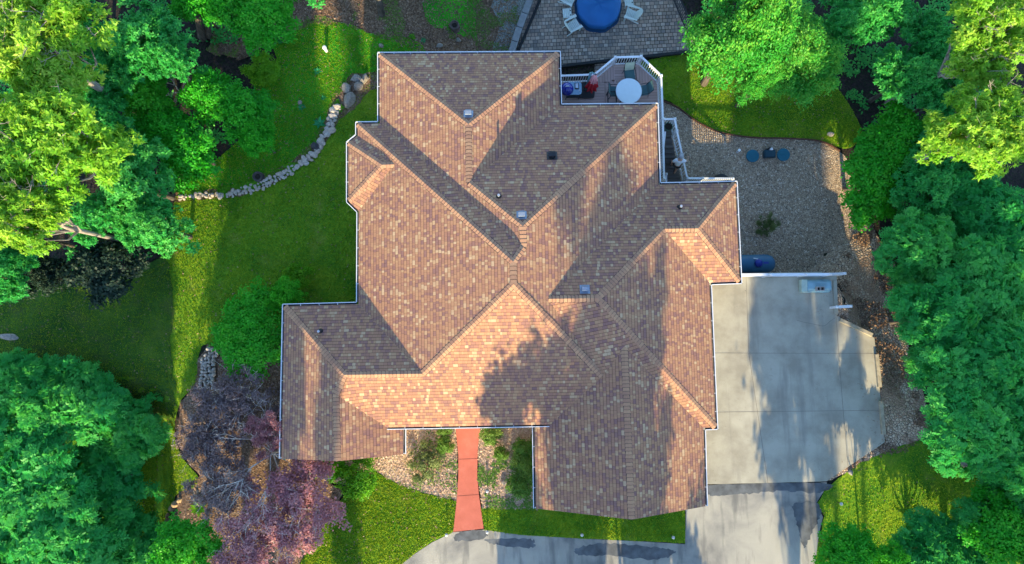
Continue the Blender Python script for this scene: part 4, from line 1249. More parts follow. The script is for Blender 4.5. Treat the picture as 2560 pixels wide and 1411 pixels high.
for k, (px, py, rx, ry, rz, lab) in enumerate([(868, 219, 14, 17, .2, 'upright oval grey boulder at the west end of the boulder cluster'), (889, 197, 16, 11, .1, 'flat grey boulder at the back of the boulder cluster'), (896, 214, 13, 12, .5, 'brownish boulder in the middle of the boulder cluster'),
                                             (870, 251, 16, 23, -.6, 'largest pale boulder at the foot of the boulder cluster'), (914, 196, 9, 14, -.4, 'narrow upright boulder nearest the house in the cluster'), (905, 204, 8, 8, 0, 'small boulder wedged behind the brownish boulder'), (790, 366, 13, 12, 0, 'dark round boulder above the curving stone border')]):
    p = on_ground(px, py, .2)
    o = put_stone('boulder', BM_[k % 4] if k != 6 else stone_mesh('boulder', 61, m_rock('dark_rock', (.07, .07, .075), 4), 3), p + Vector((0, 0, .12)), (rx * PX * 1.08, ry * PX * 1.08, .45), rz, lab, 'boulder', 'boulders by the house' if k != 6 else None)
rn = random.Random(11)
line = catmull([(452, 494), (500, 489), (560, 488), (610, 478), (645, 468), (668, 458), (700, 441), (740, 418), (775, 393), (796, 368), (810, 343), (824, 318), (832, 292), (846, 268)], 10, False)
cum = [0]
for a, b in zip(line, line[1:]): cum.append(cum[-1] + math.dist(a, b))
def along(s):
    for i in range(len(cum) - 1):
        if s <= cum[i + 1]:
            t = (s - cum[i]) / (cum[i + 1] - cum[i] + 1e-9)
            a, b = line[i], line[i + 1]
            d = math.dist(a, b) + 1e-9
            return a[0] + (b[0] - a[0]) * t, a[1] + (b[1] - a[1]) * t, -(b[1] - a[1]) / d, (b[0] - a[0]) / d
    return (*line[-1], 1, 0)
s = 0.0
while s < cum[-1]:
    big = s > 0.62 * cum[-1]
    wid = 5 if s < .3 * cum[-1] else (9 if not big else 8)
    rows = [-.5, .6] if big and rn.random() < .4 else [-1.3, .05, 1.3] if s > .25 * cum[-1] else [-.9, .9]
    for r in rows:
        x, y, nx_, ny_ = along(s + rn.uniform(-2, 2))
        o = r * wid * .62 + rn.uniform(-3, 3)
        px, py = x + nx_ * o, y + ny_ * o
        rad = rn.uniform(.055, .125) if not big else rn.uniform(.08, .20)
        p = on_ground(px, py, .1)
        put_stone('border_stone', SM[rn.randrange(6)], p + Vector((0, 0, .13)), (rad * rn.uniform(.9, 1.4), rad, rad), rn.uniform(0, 6.3), 'pale fieldstone in the curving stone border across the west lawn', 'stone', 'stones of the curving border')
    s += rn.uniform(7.5, 9.5) if not big else rn.uniform(11, 14)
k = 0
for j in range(13):
    for i in range(4):
        px = 503 + i * 9.5 + rn.uniform(-2, 2) + (8 if j < 3 else 0) - (3 if j > 8 else 0); py = 874 + j * 8 + rn.uniform(-2, 2)
        if j < 2 and i < 1: continue
        p = on_ground(px, py, .3)
        put_stone('stacked_stone', SM[rn.randrange(6)], p + Vector((0, 0, .20)), (rn.uniform(.09, .14), rn.uniform(.08, .12), .2), rn.uniform(0, 6), 'pale squarish stone in the small stone heap at the lawn edge', 'stone', 'stones of the pale heap')
for px, py, rx, ry, lab in [(447, 1251, 9, 8, 'topmost tan ledge stone beside the purple trees'), (438, 1262, 10, 9, 'broad tan ledge stone under the topmost one'), (428, 1272, 8, 9, 'tan ledge stone halfway down the ledge'), (417, 1290, 6, 10, 'narrow upright tan stone at the lawn side of the ledge'), (418, 1304, 6, 8, 'lowest tan stone at the lawn side of the ledge'), (437, 1298, 9, 9, 'rusty tan stone at the foot of the ledge')]:
    p = on_ground(px, py, .2)
    put_stone('ledge_stone', TM[k % 3], p + Vector((0, 0, .15)), (rx * PX * 1.1, ry * PX * 1.1, .4), rn.uniform(-.5, .5), lab, 'stone', 'tan ledge stones')
    k += 1
for px, py, rx, ry, lab in [(20, 842, 26, 9, 'long pale blue-grey rock at the shaded edge of the west lawn'), (952, 114, 8, 7, 'grey rock beside the north corner of the roof'), (1147, 100, 9, 8, 'pale rock in the leaf litter north of the house'), (1098, 114, 12, 7, 'flat dark grey rock close to the north gutter'),
                            (749, 256, 6, 6, 'tan rock in the upper lawn beside the boulders'), (2345, 480, 10, 8, 'grey rock under the trees east of the gravel'), (2080, 335, 12, 8, 'grey rock at the far end of the lawn by the gravel'), (1768, 150, 14, 9, 'pale rock at the patio corner under the leafy tree'), (1262, 1205, 10, 9, 'white rock in the planting bed beside the garage'), (2128, 1183, 8, 7, 'pale rock on the grass beside the parking pad')]:
    p = on_ground(px, py, .15)
    put_stone('rock', BM_[k % 4], p + Vector((0, 0, .08)), (rx * PX, ry * PX, .25), rn.uniform(-.3, .3), lab, 'rock')
    k += 1

# stumps, pipe on the lawn
def stump(px, py, r, h, lab, mat, hole):
    p = on_ground(px, py, h)
    c = thing('stump', lab, 'stump', p)
    MB().lathe([(r * 1.15, 0), (r, h * .5), (r * .98, h), (r * .75, h + .01), (r * .66, h - .06), (0, h - .08)], n=22).build('body', mat, c)
    MB().lathe([(r * .5, h - .055), (r * .3, h - .04), (0, h - .05)], n=16).build('core', hole, c)
stump(643, 441, .25, .35, 'dark round hollow stump inside the curving stone border', m_rock('grey_stump', (.09, .09, .095), 6), M['soil'])
stump(1136, 62, .26, .4, 'weathered stump in the clover north of the house', m_rock('old_stump', (.16, .13, .12), 6), M['soil'])
p = on_ground(812, 121, .4)
c = thing('vent_pipe', 'white capped pipe standing in the upper lawn', 'pipe', p)
MB().tube([(0, 0, 0), (0, 0, .45)], .085, 14).build('tube', M['white'], c)
MB().lathe([(.105, .42), (.11, .50), (.08, .54), (0, .55)], n=14).build('cap', M['white'], c)

# ------------------------------------------------------------------ person on the stair
def skin_body(name, joints, edges, mat, parent, sub=2):
    """joints: list of (pos, radius); grows one continuous surface"""
    me = bpy.data.meshes.new(name + '_cage')
    me.from_pydata([j[0] for j in joints], edges, [])
    o = bpy.data.objects.new(name + '_cage', me)
    COL.objects.link(o)
    md = o.modifiers.new('Skin', 'SKIN')
    sl = me.skin_vertices[0].data
    for i, j in enumerate(joints):
        r = j[1]
        sl[i].radius = (r, r) if not isinstance(r, tuple) else r
        sl[i].use_root = (i == 0)
    md.use_smooth_shade = True
    sb_ = o.modifiers.new('Subdivision', 'SUBSURF'); sb_.levels = sb_.render_levels = sub
    dg = bpy.context.evaluated_depsgraph_get()
    nm = bpy.data.meshes.new_from_object(o.evaluated_get(dg))
    bpy.data.objects.remove(o)
    nm.name = name
    nm.materials.clear(); nm.materials.append(mat)
    ob = bpy.data.objects.new(name, nm)
    COL.objects.link(ob); ob.parent = parent
    return ob
k5 = 5
zf = DZ - 6 * .17
pp = at(1682, 424, zf); pp.z = zf
pe = thing('person', 'person in pale tee, dark shorts and grey cap climbing the stair, hand on rail', 'person', pp, R_(-8))
# local frame: +y is the way up the stair (away from the camera's foot), z up; the left foot is one tread higher
J = [((0, .02, .95), .125), ((0, .05, 1.12), .125), ((0, .09, 1.30), (.15, .12)), ((0, .12, 1.44), .10), ((0, .155, 1.52), .055), ((0, .19, 1.62), .075), ((0, .20, 1.70), .085),
     ((-.17, .10, 1.41), .06), ((-.30, .02, 1.16), .045), ((-.27, .14, .94), .038), ((-.26, .19, .87), .03),
     ((.18, .11, 1.41), .06), ((.36, .14, 1.20), .045), ((.46, .30, 1.06), .036), ((.475, .37, 1.05), .03),
     ((-.10, .03, .90), .095), ((-.14, .26, .62), .070), ((-.15, .14, .25), .045), ((-.15, .22, .21), .04), ((-.15, .33, .19), .035),
     ((.10, .0, .88), .095), ((.09, -.06, .48), .068), ((.08, -.20, .10), .042), ((.08, -.12, .04), .04), ((.08, .0, .03), .035)]
E_ = [(0, 1), (1, 2), (2, 3), (3, 4), (4, 5), (5, 6), (3, 7), (7, 8), (8, 9), (9, 10), (3, 11), (11, 12), (12, 13), (13, 14), (0, 15), (15, 16), (16, 17), (17, 18), (18, 19), (0, 20), (20, 21), (21, 22), (22, 23), (23, 24)]
skin_body('body', J, E_, M['skin'], pe)
def hand(base, dirv, side):
    base, dirv = Vector(base), Vector(dirv).normalized()
    wv = dirv.cross(Vector((0, 0, 1))).normalized()
    j, e = [(tuple(base), .022), (tuple(base + dirv * .05), .024)], [(0, 1)]
    for q, ln in enumerate((.060, .072, .068, .052)):
        s = (q - 1.5) * .020
        a = base + dirv * .055 + wv * s
        b_, c_ = a + dirv * ln * .5 - Vector((0, 0, .008)), a + dirv * ln * .8 - Vector((0, 0, .035))
        i = len(j)
        j += [(tuple(a), .010), (tuple(b_), .009), (tuple(c_), .008)]
        e += [(1, i), (i, i + 1), (i + 1, i + 2)]
    a = base + wv * side * .028 + dirv * .015
    i = len(j)
    j += [(tuple(a), .011), (tuple(a + wv * side * .03 + dirv * .03 - Vector((0, 0, .012))), .009)]
    e += [(0, i), (i, i + 1)]
    skin_body('hand', j, e, M['skin'], pe, 1)
hand((-.26, .20, .86), (.1, .55, -.8), 1)
hand((.475, .38, 1.05), (.15, .95, -.1), -1)
sh = skin_body('shirt', [((0, .03, .92), .155), ((0, .06, 1.12), .16), ((0, .10, 1.30), (.19, .15)), ((0, .125, 1.44), .115), ((-.17, .10, 1.42), .085), ((-.27, .04, 1.24), .080), ((.18, .11, 1.42), .085), ((.31, .13, 1.27), .080)],
               [(0, 1), (1, 2), (2, 3), (3, 4), (4, 5), (3, 6), (6, 7)], M['shirt'], pe)
skin_body('shorts', [((0, .02, .93), .14), ((-.10, .03, .88), .11), ((-.135, .22, .66), .095), ((.10, .0, .86), .11), ((.092, -.05, .56), .092)], [(0, 1), (1, 2), (0, 3), (3, 4)], M['shorts'], pe)
for nm, pts in (('shoe', [((-.15, .10, .215), .052), ((-.15, .22, .205), .05), ((-.15, .34, .20), .045)]), ('shoe', [((.08, -.22, .05), .052), ((.08, -.10, .04), .05), ((.08, .02, .035), .045)])):
    skin_body(nm, pts, [(0, 1), (1, 2)], M['black'], pe, 1)
hc = Vector((0, .20, 1.70))
MB().lathe([(.105, .0), (.108, .03), (.095, .08), (.06, .115), (0, .125)], hc + Vector((0, 0, .01)), 20, sy=1.12).build('cap', M['capcloth'], pe, smooth=True)
MB().prism([(-.075, .07), (.075, .07), (.07, .15), (.04, .185), (-.04, .185), (-.07, .15)], 0, .012).build('cap_brim', M['capcloth'], pe).location = hc + Vector((-.0, .0, .02))
fm = MB()
fm.lathe([(.012, -.02), (.016, 0), (.005, .02)], hc + Vector((0, .095, -.035)), 8)
fm.build('nose', M['skin'], pe, smooth=True)
for sx in (-1, 1):
    MB().lathe([(.0, -.03), (.018, -.015), (.02, .012), (0, .03)], hc + Vector((sx * .088, 0, -.02)), 8, sx=.5).build('ear', M['skin'], pe, smooth=True)
    MB().lathe([(0, -.010), (.010, 0), (0, .010)], hc + Vector((sx * .034, .083, 0)), 8).build('eye', M['black'], pe, smooth=True)
MB().box(hc + Vector((0, .082, -.065)), (.045, .012, .009)).build('mouth', M['red'], pe)
MB().lathe([(.085, -.045), (.095, -.01), (.10, .03)], hc + Vector((0, -.012, 0)), 18).build('hair', M['boulder'], pe, smooth=True)

# ------------------------------------------------------------------ foliage
def leaf_mesh(name, V4, tint, mat):
    """V4: (n,4,3) quads"""
    n = len(V4)
    me = bpy.data.meshes.new(name)
    me.vertices.add(n * 4); me.loops.add(n * 4); me.polygons.add(n)
    me.vertices.foreach_set('co', V4.reshape(-1).astype(np.float32))
    me.loops.foreach_set('vertex_index', np.arange(n * 4, dtype=np.int32))
    me.polygons.foreach_set('loop_start', np.arange(0, n * 4, 4, dtype=np.int32))
    me.polygons.foreach_set('loop_total', np.full(n, 4, dtype=np.int32))
    at_ = me.attributes.new('tint', 'FLOAT', 'FACE')
    at_.data.foreach_set('value', tint.astype(np.float32))
    me.materials.append(mat)
    me.update()
    me.validate()
    return me
def unit(a): return a / (np.linalg.norm(a, axis=-1, keepdims=True) + 1e-9)
def leaves(base, ldir, nrm, ln, wd, fold=0.18):
    """quads from base along ldir, facing nrm"""
    side = unit(np.cross(ldir, nrm))
    nn = np.cross(side, ldir)
    ln, wd = ln[:, None], wd[:, None]
    mid = base + ldir * ln * 0.45
    tip = base + ldir * ln - nn * ln * 0.12
    return np.stack([base, mid + side * wd * .5 + nn * wd * fold, tip, mid - side * wd * .5 + nn * wd * fold], axis=1)
def lobes_of(rs, R, H, n, spread=.72, lob=.40, column=False):
    C_ = []
    for i in range(n):
        rr = R * math.sqrt((i + .4) / n) * spread
        a = i * 2.39996 + rs.uniform(-.35, .35)
        z = H * (1 - .75 * (rr / R) ** 2) * .62 + rs.uniform(-.12, .12) * H
        if column: z = H * (.10 + .78 * ((i * 0.618 + .3) % 1.0))
        C_.append((rr * math.cos(a), rr * math.sin(a), z, R * lob * rs.uniform(.72, 1.25)))
    return np.array(C_)
def crown_mesh(name, seed, R, H, style, mat, n_lobes=11, tufts=1500, ll=.26, lw=.11, spread=.72, lob=.40, low=-.25, column=False):
    rs = np.random.RandomState(seed)
    lb = lobes_of(rs, R, H, n_lobes, spread, lob, column)
    p = lb[:, 3] ** 2; p = p / p.sum()
    # every lobe carries many small clumps, some reaching out of the crown as sprays
    nc = max(40, tufts // 11)
    cl = rs.choice(len(lb), nc, p=p)
    cd = unit(rs.normal(size=(nc, 3)) * np.array([1, 1, .8]))
    cd[:, 2] = np.where(cd[:, 2] < low, -cd[:, 2], cd[:, 2])
    cs = np.where(rs.rand(nc) < .82, rs.uniform(.66, 1.02, nc), rs.uniform(1.02, 1.42, nc))
    cpos = lb[cl, :3] + cd * (lb[cl, 3] * cs)[:, None] * np.array([1, 1, .70])
    crad = lb[cl, 3] * rs.uniform(.20, .42, nc)
    ctint = rs.rand(nc)
    m = tufts
    ci = rs.choice(nc, m, p=crad ** 1.6 / (crad ** 1.6).sum())
    dd = unit(rs.normal(size=(m, 3)))
    dd[:, 2] = np.where(rs.rand(m) < .7, np.abs(dd[:, 2]), dd[:, 2])
    pos = cpos[ci] + dd * (crad[ci] * rs.uniform(.45, 1.12, m) ** .7)[:, None] * np.array([1.15, 1.15, .62])
    li = cl[ci]
    d = unit(cd[ci] * .55 + dd * .6)
    lobt = rs.uniform(0, 1, len(lb))
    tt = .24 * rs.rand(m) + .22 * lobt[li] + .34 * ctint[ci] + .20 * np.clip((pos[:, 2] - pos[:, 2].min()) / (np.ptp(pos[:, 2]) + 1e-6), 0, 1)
    n = unit(d * np.array([.7, .7, .5]) + np.array([0, 0, .55]) + rs.normal(size=(m, 3)) * .38)
    ref = unit(rs.normal(size=(m, 3)))
    t1 = unit(np.cross(n, ref)); t2 = np.cross(n, t1)
    Q, T = [], []
    if style == 'oak':            # rosettes of long leaves at the twig ends
        k = 8
        for j in range(k):
            a = 2 * math.pi * j / k + rs.uniform(-.3, .3, m)
            el = rs.uniform(.05, .65, m)
            ld = unit(t1 * (np.cos(a) * np.cos(el))[:, None] + t2 * (np.sin(a) * np.cos(el))[:, None] + n * np.sin(el)[:, None])
            Q.append(leaves(pos + rs.normal(size=(m, 3)) * .03, ld, n, ll * rs.uniform(.7, 1.2, m), lw * rs.uniform(.8, 1.2, m)))
            T.append(np.clip(tt + rs.uniform(-.15, .15, m) + .25 * (np.sin(el) > .5) * (rs.rand(m) > .5), 0, 1))
    elif style == 'flat':         # layered sprays of broad leaves
        k = 8
        for j in range(k):
            off = (t1 * rs.normal(size=(m, 1)) + t2 * rs.normal(size=(m, 1))) * ll * .85
            a = rs.uniform(0, 2 * math.pi, m)
            nn = unit(n + rs.normal(size=(m, 3)) * .28 + np.array([0, 0, .3]))
            ld = unit(np.cross(nn, unit(rs.normal(size=(m, 3)))) + np.array([0, 0, -.15]))
            Q.append(leaves(pos + off, ld, nn, ll * rs.uniform(.7, 1.2, m), lw * rs.uniform(.8, 1.2, m), .12))
            T.append(np.clip(tt + rs.uniform(-.18, .18, m), 0, 1))
    elif style == 'frond':        # feather leaves: leaflets down drooping spines
        fr, lf = 3, 6
        for f in range(fr):
            a = rs.uniform(0, 2 * math.pi, m)
            outd = unit(t1 * np.cos(a)[:, None] + t2 * np.sin(a)[:, None] + d * .8)
            for j in range(lf):
                s = (j // 2 + 1) / (lf // 2)
                sp = pos + outd * (ll * 1.35 * s)[..., None] if False else pos + outd * ll * 1.35 * s + np.array([0, 0, -1]) * ll * .55 * s * s
                sd = unit(np.cross(outd, n)) * (1 if j % 2 else -1)
                ld = unit(outd * .75 + sd * .75 + np.array([0, 0, -.22]))
                Q.append(leaves(sp, ld, n, ll * .9 * rs.uniform(.8, 1.15, m), lw * rs.uniform(.8, 1.2, m), .1))
                T.append(np.clip(tt + rs.uniform(-.1, .1, m) + .06 * j / lf, 0, 1))
    V4 = np.concatenate(Q); T = np.concatenate(T)
    return leaf_mesh(name, V4, T, mat), lb
def trunk_mesh(name, lb, H0, seed, r0, mat, extra=2, reach=0.0):
    rn = random.Random(seed)
    b = MB()
    top = Vector((0, 0, H0 + float(lb[:, 2].mean()) * .55))
    mid = Vector((rn.uniform(-.15, .15), rn.uniform(-.15, .15), H0 * .5))
    b.tube([(0, 0, -.3), (0, 0, .1), mid, (mid.x * 1.5, mid.y * 1.5, H0 * .85), top], [r0 * 1.5, r0 * 1.15, r0 * .9, r0 * .75, r0 * .4], 9)
    for c in lb:
        c = Vector((float(c[0]), float(c[1]), H0 + float(c[2]))); rl = 1.0
        st_ = Vector((mid.x * 1.5, mid.y * 1.5, H0 * rn.uniform(.72, .95)))
        k = st_.lerp(c, .5) + Vector((rn.uniform(-.3, .3), rn.uniform(-.3, .3), -.15 * (c - st_).length))
        b.tube([st_, k, c], [r0 * .38, r0 * .22, r0 * .09], 6, caps=False)
        for _ in range(extra):
            e = c + Vector((rn.uniform(-1, 1), rn.uniform(-1, 1), rn.uniform(.0, .5))) * (0.28 * max(1.6, (c - st_).length * .5))
            if reach:
                a_ = rn.uniform(0, 6.28)
                e = c + Vector((math.cos(a_), math.sin(a_), rn.uniform(.3, .9))) * reach * rn.uniform(.7, 1.15)
                f = c.lerp(e, .55) + Vector((0, 0, .12))
                for _q in range(3):
                    g_ = f.lerp(e, rn.uniform(.2, .9))
                    b.tube([g_, g_ + Vector((rn.uniform(-1, 1), rn.uniform(-1, 1), rn.uniform(.1, .6))) * reach * .35], [r0 * .045, r0 * .02], 4, caps=False)
            b.tube([k.lerp(c, .6), c.lerp(e, .5) + Vector((0, 0, .05)), e], [r0 * .13, r0 * .09, r0 * .04], 5, caps=False)
    return b, mat
KINDS = {}
def kind(key, name, seed, R, H0, H, style, leafmat, r0=.2, barkmat=None, reach=0.0, **kw):
    """a kind of tree: crown radius R, clear trunk H0, crown height H"""
    me, lb = crown_mesh('crown', seed, R, H, style, leafmat, **kw)
    root = bpy.data.objects.new(name, None); COL.objects.link(root)
    co = bpy.data.objects.new('crown', me); COL.objects.link(co); co.parent = root; co.location = (0, 0, H0)
    tb_, mt = trunk_mesh('trunk', lb, H0, seed, r0, barkmat or M['bark'], 3 if reach else 2, reach)
    tb_.build('trunk', mt, root, smooth=True)
    KINDS[key] = dict(root=root, kids=kid_tree(root), used=False, R=R, H0=H0, H=H)
def tree(key, px, py, r, lab, rz=None, cat='tree', group=None, xy=None, sz=1.0):
    """px, py: where the middle of the crown shows in the photo; r: its radius there (metres when xy is given)"""
    K = KINDS[key]
    zc = (K['H0'] + K['H'] * .5) * sz
    if xy is None:
        p = gp(px, py, zc)
        xy = (p.x, p.y)
        r = r * (CAM_Z - p.z) / F_PX
    s = r / (K['R'] * 1.04)
    z = gz(*xy)
    if not K['used']:
        o = K['root']; K['used'] = True
    else:
        o = copy_tree(K['root'], K['kids'])
    o.location = (xy[0], xy[1], z)
    o.scale = (s, s, sz)
    o.rotation_euler = (0, 0, random.uniform(0, 6.28) if rz is None else rz)
    return tag(o, lab, cat, group)

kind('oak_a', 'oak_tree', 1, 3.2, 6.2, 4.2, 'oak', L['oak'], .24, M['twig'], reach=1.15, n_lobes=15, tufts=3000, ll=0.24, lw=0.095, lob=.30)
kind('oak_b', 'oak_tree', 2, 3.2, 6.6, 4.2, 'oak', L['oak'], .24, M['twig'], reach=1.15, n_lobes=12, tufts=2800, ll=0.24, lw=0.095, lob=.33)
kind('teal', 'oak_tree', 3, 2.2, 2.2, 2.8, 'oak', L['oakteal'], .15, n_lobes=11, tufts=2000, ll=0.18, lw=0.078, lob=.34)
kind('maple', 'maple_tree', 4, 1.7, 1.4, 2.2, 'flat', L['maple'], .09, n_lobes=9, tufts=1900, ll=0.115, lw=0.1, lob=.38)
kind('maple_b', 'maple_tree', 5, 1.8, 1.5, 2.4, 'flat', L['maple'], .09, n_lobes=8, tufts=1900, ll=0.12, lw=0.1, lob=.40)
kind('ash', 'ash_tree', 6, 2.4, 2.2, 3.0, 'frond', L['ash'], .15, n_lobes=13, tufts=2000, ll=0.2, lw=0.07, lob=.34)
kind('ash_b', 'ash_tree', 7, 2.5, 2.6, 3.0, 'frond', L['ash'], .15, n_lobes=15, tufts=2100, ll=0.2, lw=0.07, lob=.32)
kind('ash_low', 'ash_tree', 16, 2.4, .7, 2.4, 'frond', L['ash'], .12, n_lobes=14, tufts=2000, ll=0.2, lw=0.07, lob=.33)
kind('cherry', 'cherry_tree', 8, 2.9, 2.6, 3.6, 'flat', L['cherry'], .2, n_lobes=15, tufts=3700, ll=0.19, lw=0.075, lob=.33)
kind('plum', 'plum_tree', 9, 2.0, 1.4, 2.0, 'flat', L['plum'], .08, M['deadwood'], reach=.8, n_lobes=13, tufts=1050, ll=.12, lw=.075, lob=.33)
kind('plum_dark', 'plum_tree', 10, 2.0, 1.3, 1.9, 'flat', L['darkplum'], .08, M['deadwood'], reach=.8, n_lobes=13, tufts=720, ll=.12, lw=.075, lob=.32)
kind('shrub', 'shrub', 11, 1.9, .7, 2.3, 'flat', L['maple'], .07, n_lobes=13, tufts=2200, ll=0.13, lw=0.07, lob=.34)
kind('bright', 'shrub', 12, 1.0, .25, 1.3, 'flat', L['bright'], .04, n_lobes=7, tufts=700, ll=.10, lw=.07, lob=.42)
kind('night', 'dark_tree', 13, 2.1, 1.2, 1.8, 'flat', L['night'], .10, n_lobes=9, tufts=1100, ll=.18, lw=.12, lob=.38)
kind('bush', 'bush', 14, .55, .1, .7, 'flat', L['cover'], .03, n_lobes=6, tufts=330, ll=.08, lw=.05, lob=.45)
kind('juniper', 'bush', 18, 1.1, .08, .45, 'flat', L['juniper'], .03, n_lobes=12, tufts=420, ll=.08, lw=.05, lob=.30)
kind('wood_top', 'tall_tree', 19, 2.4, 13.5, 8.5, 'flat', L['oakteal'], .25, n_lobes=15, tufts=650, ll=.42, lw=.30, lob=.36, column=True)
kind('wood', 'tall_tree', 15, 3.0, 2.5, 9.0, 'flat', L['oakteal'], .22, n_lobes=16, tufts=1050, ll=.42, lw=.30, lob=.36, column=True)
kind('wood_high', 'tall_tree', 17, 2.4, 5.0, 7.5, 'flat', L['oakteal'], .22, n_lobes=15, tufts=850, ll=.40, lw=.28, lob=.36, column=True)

# the wood on the west side
WG, EG = 'trees of the wood west of the house', 'trees of the wood east of the house'
tree('oak_a', 95, 125, 195, 'tall sunlit yellow-green oak in the upper left corner', 0.4, group=WG)
tree('oak_b', 125, 370, 185, 'tall sunlit yellow-green oak reaching over the dark hollow on the left', 1.2, group=WG)
tree('oak_b', 45, 530, 115, 'tall sunlit oak cut by the left edge of the picture', 3.9, group=WG)
tree('teal', 355, 105, 115, 'dark green tree between the corner oak and the bare ground at the top', 1.0, group=WG)
tree('maple', 490, 15, 70, 'mid green tree at the top edge above the two leaning trunks', 2.2, group=WG)
tree('maple_b', 665, 45, 92, 'mid green tree at the top edge beside the leaf litter', .3, group=WG)
tree('maple', 570, 20, 72, 'small green tree at the top edge between two larger crowns', 2.3, group=WG)
tree('maple', 345, 250, 82, 'bright green round maple beside the sunlit oak', 1.1, group=WG)
tree('maple_b', 525, 235, 78, 'bright green maple standing alone over the dark hollow', 2.7, group=WG)
tree('maple', 605, 290, 82, 'bright green maple at the edge of the upper lawn', 0.7, group=WG)
tree('bright', 655, 172, 46, 'small bright green sapling at the upper lawn edge', .9, group=WG)
tree('maple', 480, 378, 95, 'half sunlit bright maple next to the curving stone border', 4.0, group=WG)
tree('maple_b', 640, 345, 52, 'shaded green maple leaning over the upper lawn', 5.2, group=WG)
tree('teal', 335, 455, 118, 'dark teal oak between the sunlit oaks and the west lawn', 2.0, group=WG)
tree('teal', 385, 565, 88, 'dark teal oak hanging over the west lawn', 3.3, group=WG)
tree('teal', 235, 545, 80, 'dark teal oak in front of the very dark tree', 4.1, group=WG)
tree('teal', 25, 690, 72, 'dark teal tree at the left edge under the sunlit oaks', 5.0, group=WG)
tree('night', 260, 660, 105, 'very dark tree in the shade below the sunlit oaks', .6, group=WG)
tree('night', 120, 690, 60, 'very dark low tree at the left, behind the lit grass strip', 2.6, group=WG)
tree('ash_low', 165, 1012, 122, 'feathery blue-green tree with the crown nearest the west lawn', .5, group=WG)
tree('ash', 30, 1140, 150, 'feathery blue-green tree at the left edge below the lawn', 1.8, group=WG)
tree('ash_low', 320, 1070, 100, 'feathery blue-green tree beside the sunny grass strip', 3.2, group=WG)
tree('ash_low', 265, 1215, 130, 'feathery blue-green tree beside the tan ledge stones', 2.2, group=WG)
tree('ash', 130, 1310, 150, 'feathery blue-green tree at the bottom left edge', 4.4, group=WG)
tree('ash_low', 320, 1370, 95, 'feathery blue-green low tree at the bottom edge', 0.4, group=WG)
tree('teal', 10, 1390, 90, 'dark tree in the bottom left corner', 1.4, group=WG)
tree('maple', 455, 1385, 85, 'small bright green tree at the bottom edge below the purple trees', 2.2, group=WG)
tree('teal', 250, 200, 90, 'dark teal tree filling the gap behind the two corner oaks', 0.9, group=WG)
tree('teal', 270, 320, 85, 'dark teal tree just right of the lower sunlit oak', 5.6, group=WG)
tree('teal', 420, 150, 70, 'dark teal tree at the near side of the dark hollow', 3.6, group=WG)
tree('maple', 410, 330, 70, 'green maple between the bright maples and the teal oak', 1.7, group=WG)
tree('teal', 170, 40, 90, 'dark teal tree under the oak at the top left', 2.8, group=WG)
tree('teal', 120, 270, 100, 'dark teal tree showing between the two big oaks', 0.2, group=WG)
tree('teal', 60, 590, 70, 'dark teal tree below the lowest sunlit oak', 4.7, group=WG)
tree('bright', 745, 690, 34, 'small leafy sprig of green at the lawn edge by the west wing corner', 4.4, cat='shrub')
tree('ash_low', 50, 985, 95, 'feathery tree cut by the left edge beside the shaded lawn', 2.4, group=WG)
# by the house
tree('shrub', 622, 838, 108, 'round mid green shrub between the lawn and the west wing of the house', .2, cat='shrub')
tree('shrub', 710, 738, 48, 'small green shrub reaching past the corner of the west wing', 2.2, cat='shrub')
tree('plum_dark', 585, 1000, 112, 'dark purple tree next to the pale stone heap', .7, group='purple plum trees')
tree('plum_dark', 515, 1105, 92, 'dark purple tree at the lawn edge below the stone heap', 2.7, group='purple plum trees')
tree('plum', 678, 1082, 62, 'red purple tree touching the corner of the west wing', 1.9, group='purple plum trees')
tree('plum', 745, 1265, 132, 'large sunlit purple plum tree below the west gable', .4, group='purple plum trees')
tree('plum', 640, 1345, 105, 'purple plum tree at the bottom edge', 3.1, group='purple plum trees')
tree('plum_dark', 560, 1225, 95, 'dusky purple tree behind the tan ledge stones', 4.1, group='purple plum trees')
tree('bright', 890, 1192, 54, 'bright yellow-green rounded shrub at the lower end of the west gable', .3, cat='shrub')
tree('bright', 832, 1168, 32, 'small yellow-green shrub tucked under the west gable eave', 2.3, cat='shrub')
# east side
tree('cherry', 1865, 70, 142, 'large leafy cherry tree with a sunlit side at the top of the picture', .6, group=EG, sz=1.55)
tree('cherry', 1985, 130, 130, 'shaded cherry tree hanging over the lawn above the gravel', 2.6, group=EG)
tree('cherry', 1915, 190, 75, 'lowest cherry bough over the back lawn', 4.0, group=EG)
tree('teal', 2195, 20, 105, 'dark teal tree at the top edge between the cherry and the sunlit oak', .4, group=EG)
tree('teal', 2270, 190, 92, 'dark teal tree over the bare ground beside the sunlit oak', 3.4, group=EG)
tree('oak_a', 2485, 95, 150, 'tall sunlit oak in the upper right corner', 2.1, group=EG)
tree('oak_b', 2465, 315, 150, 'tall sunlit oak at the right edge above the dark wood', 4.6, group=EG)
tree('maple_b', 2255, 355, 105, 'mid green tree at the end of the back lawn', 1.2, group=EG)
tree('maple', 2170, 445, 105, 'mid green tree stretching a branch over the gravel', .2, group=EG)
tree('teal', 2320, 490, 110, 'blue-green tree between the gravel and the sunlit oak', 5.1, group=EG)
tree('ash', 2480, 560, 125, 'feathery blue-green tree below the sunlit oak at the right edge', .9, group=EG)
tree('ash_b', 2310, 620, 105, 'feathery blue-green tree nearest the gravel slope', 2.2, group=EG)
tree('ash', 2460, 735, 140, 'feathery blue-green tree at the right edge halfway down', 3.7, group=EG)
tree('ash_b', 2352, 800, 110, 'feathery tree overhanging the rock slope beside the pad', 4.9, group=EG)
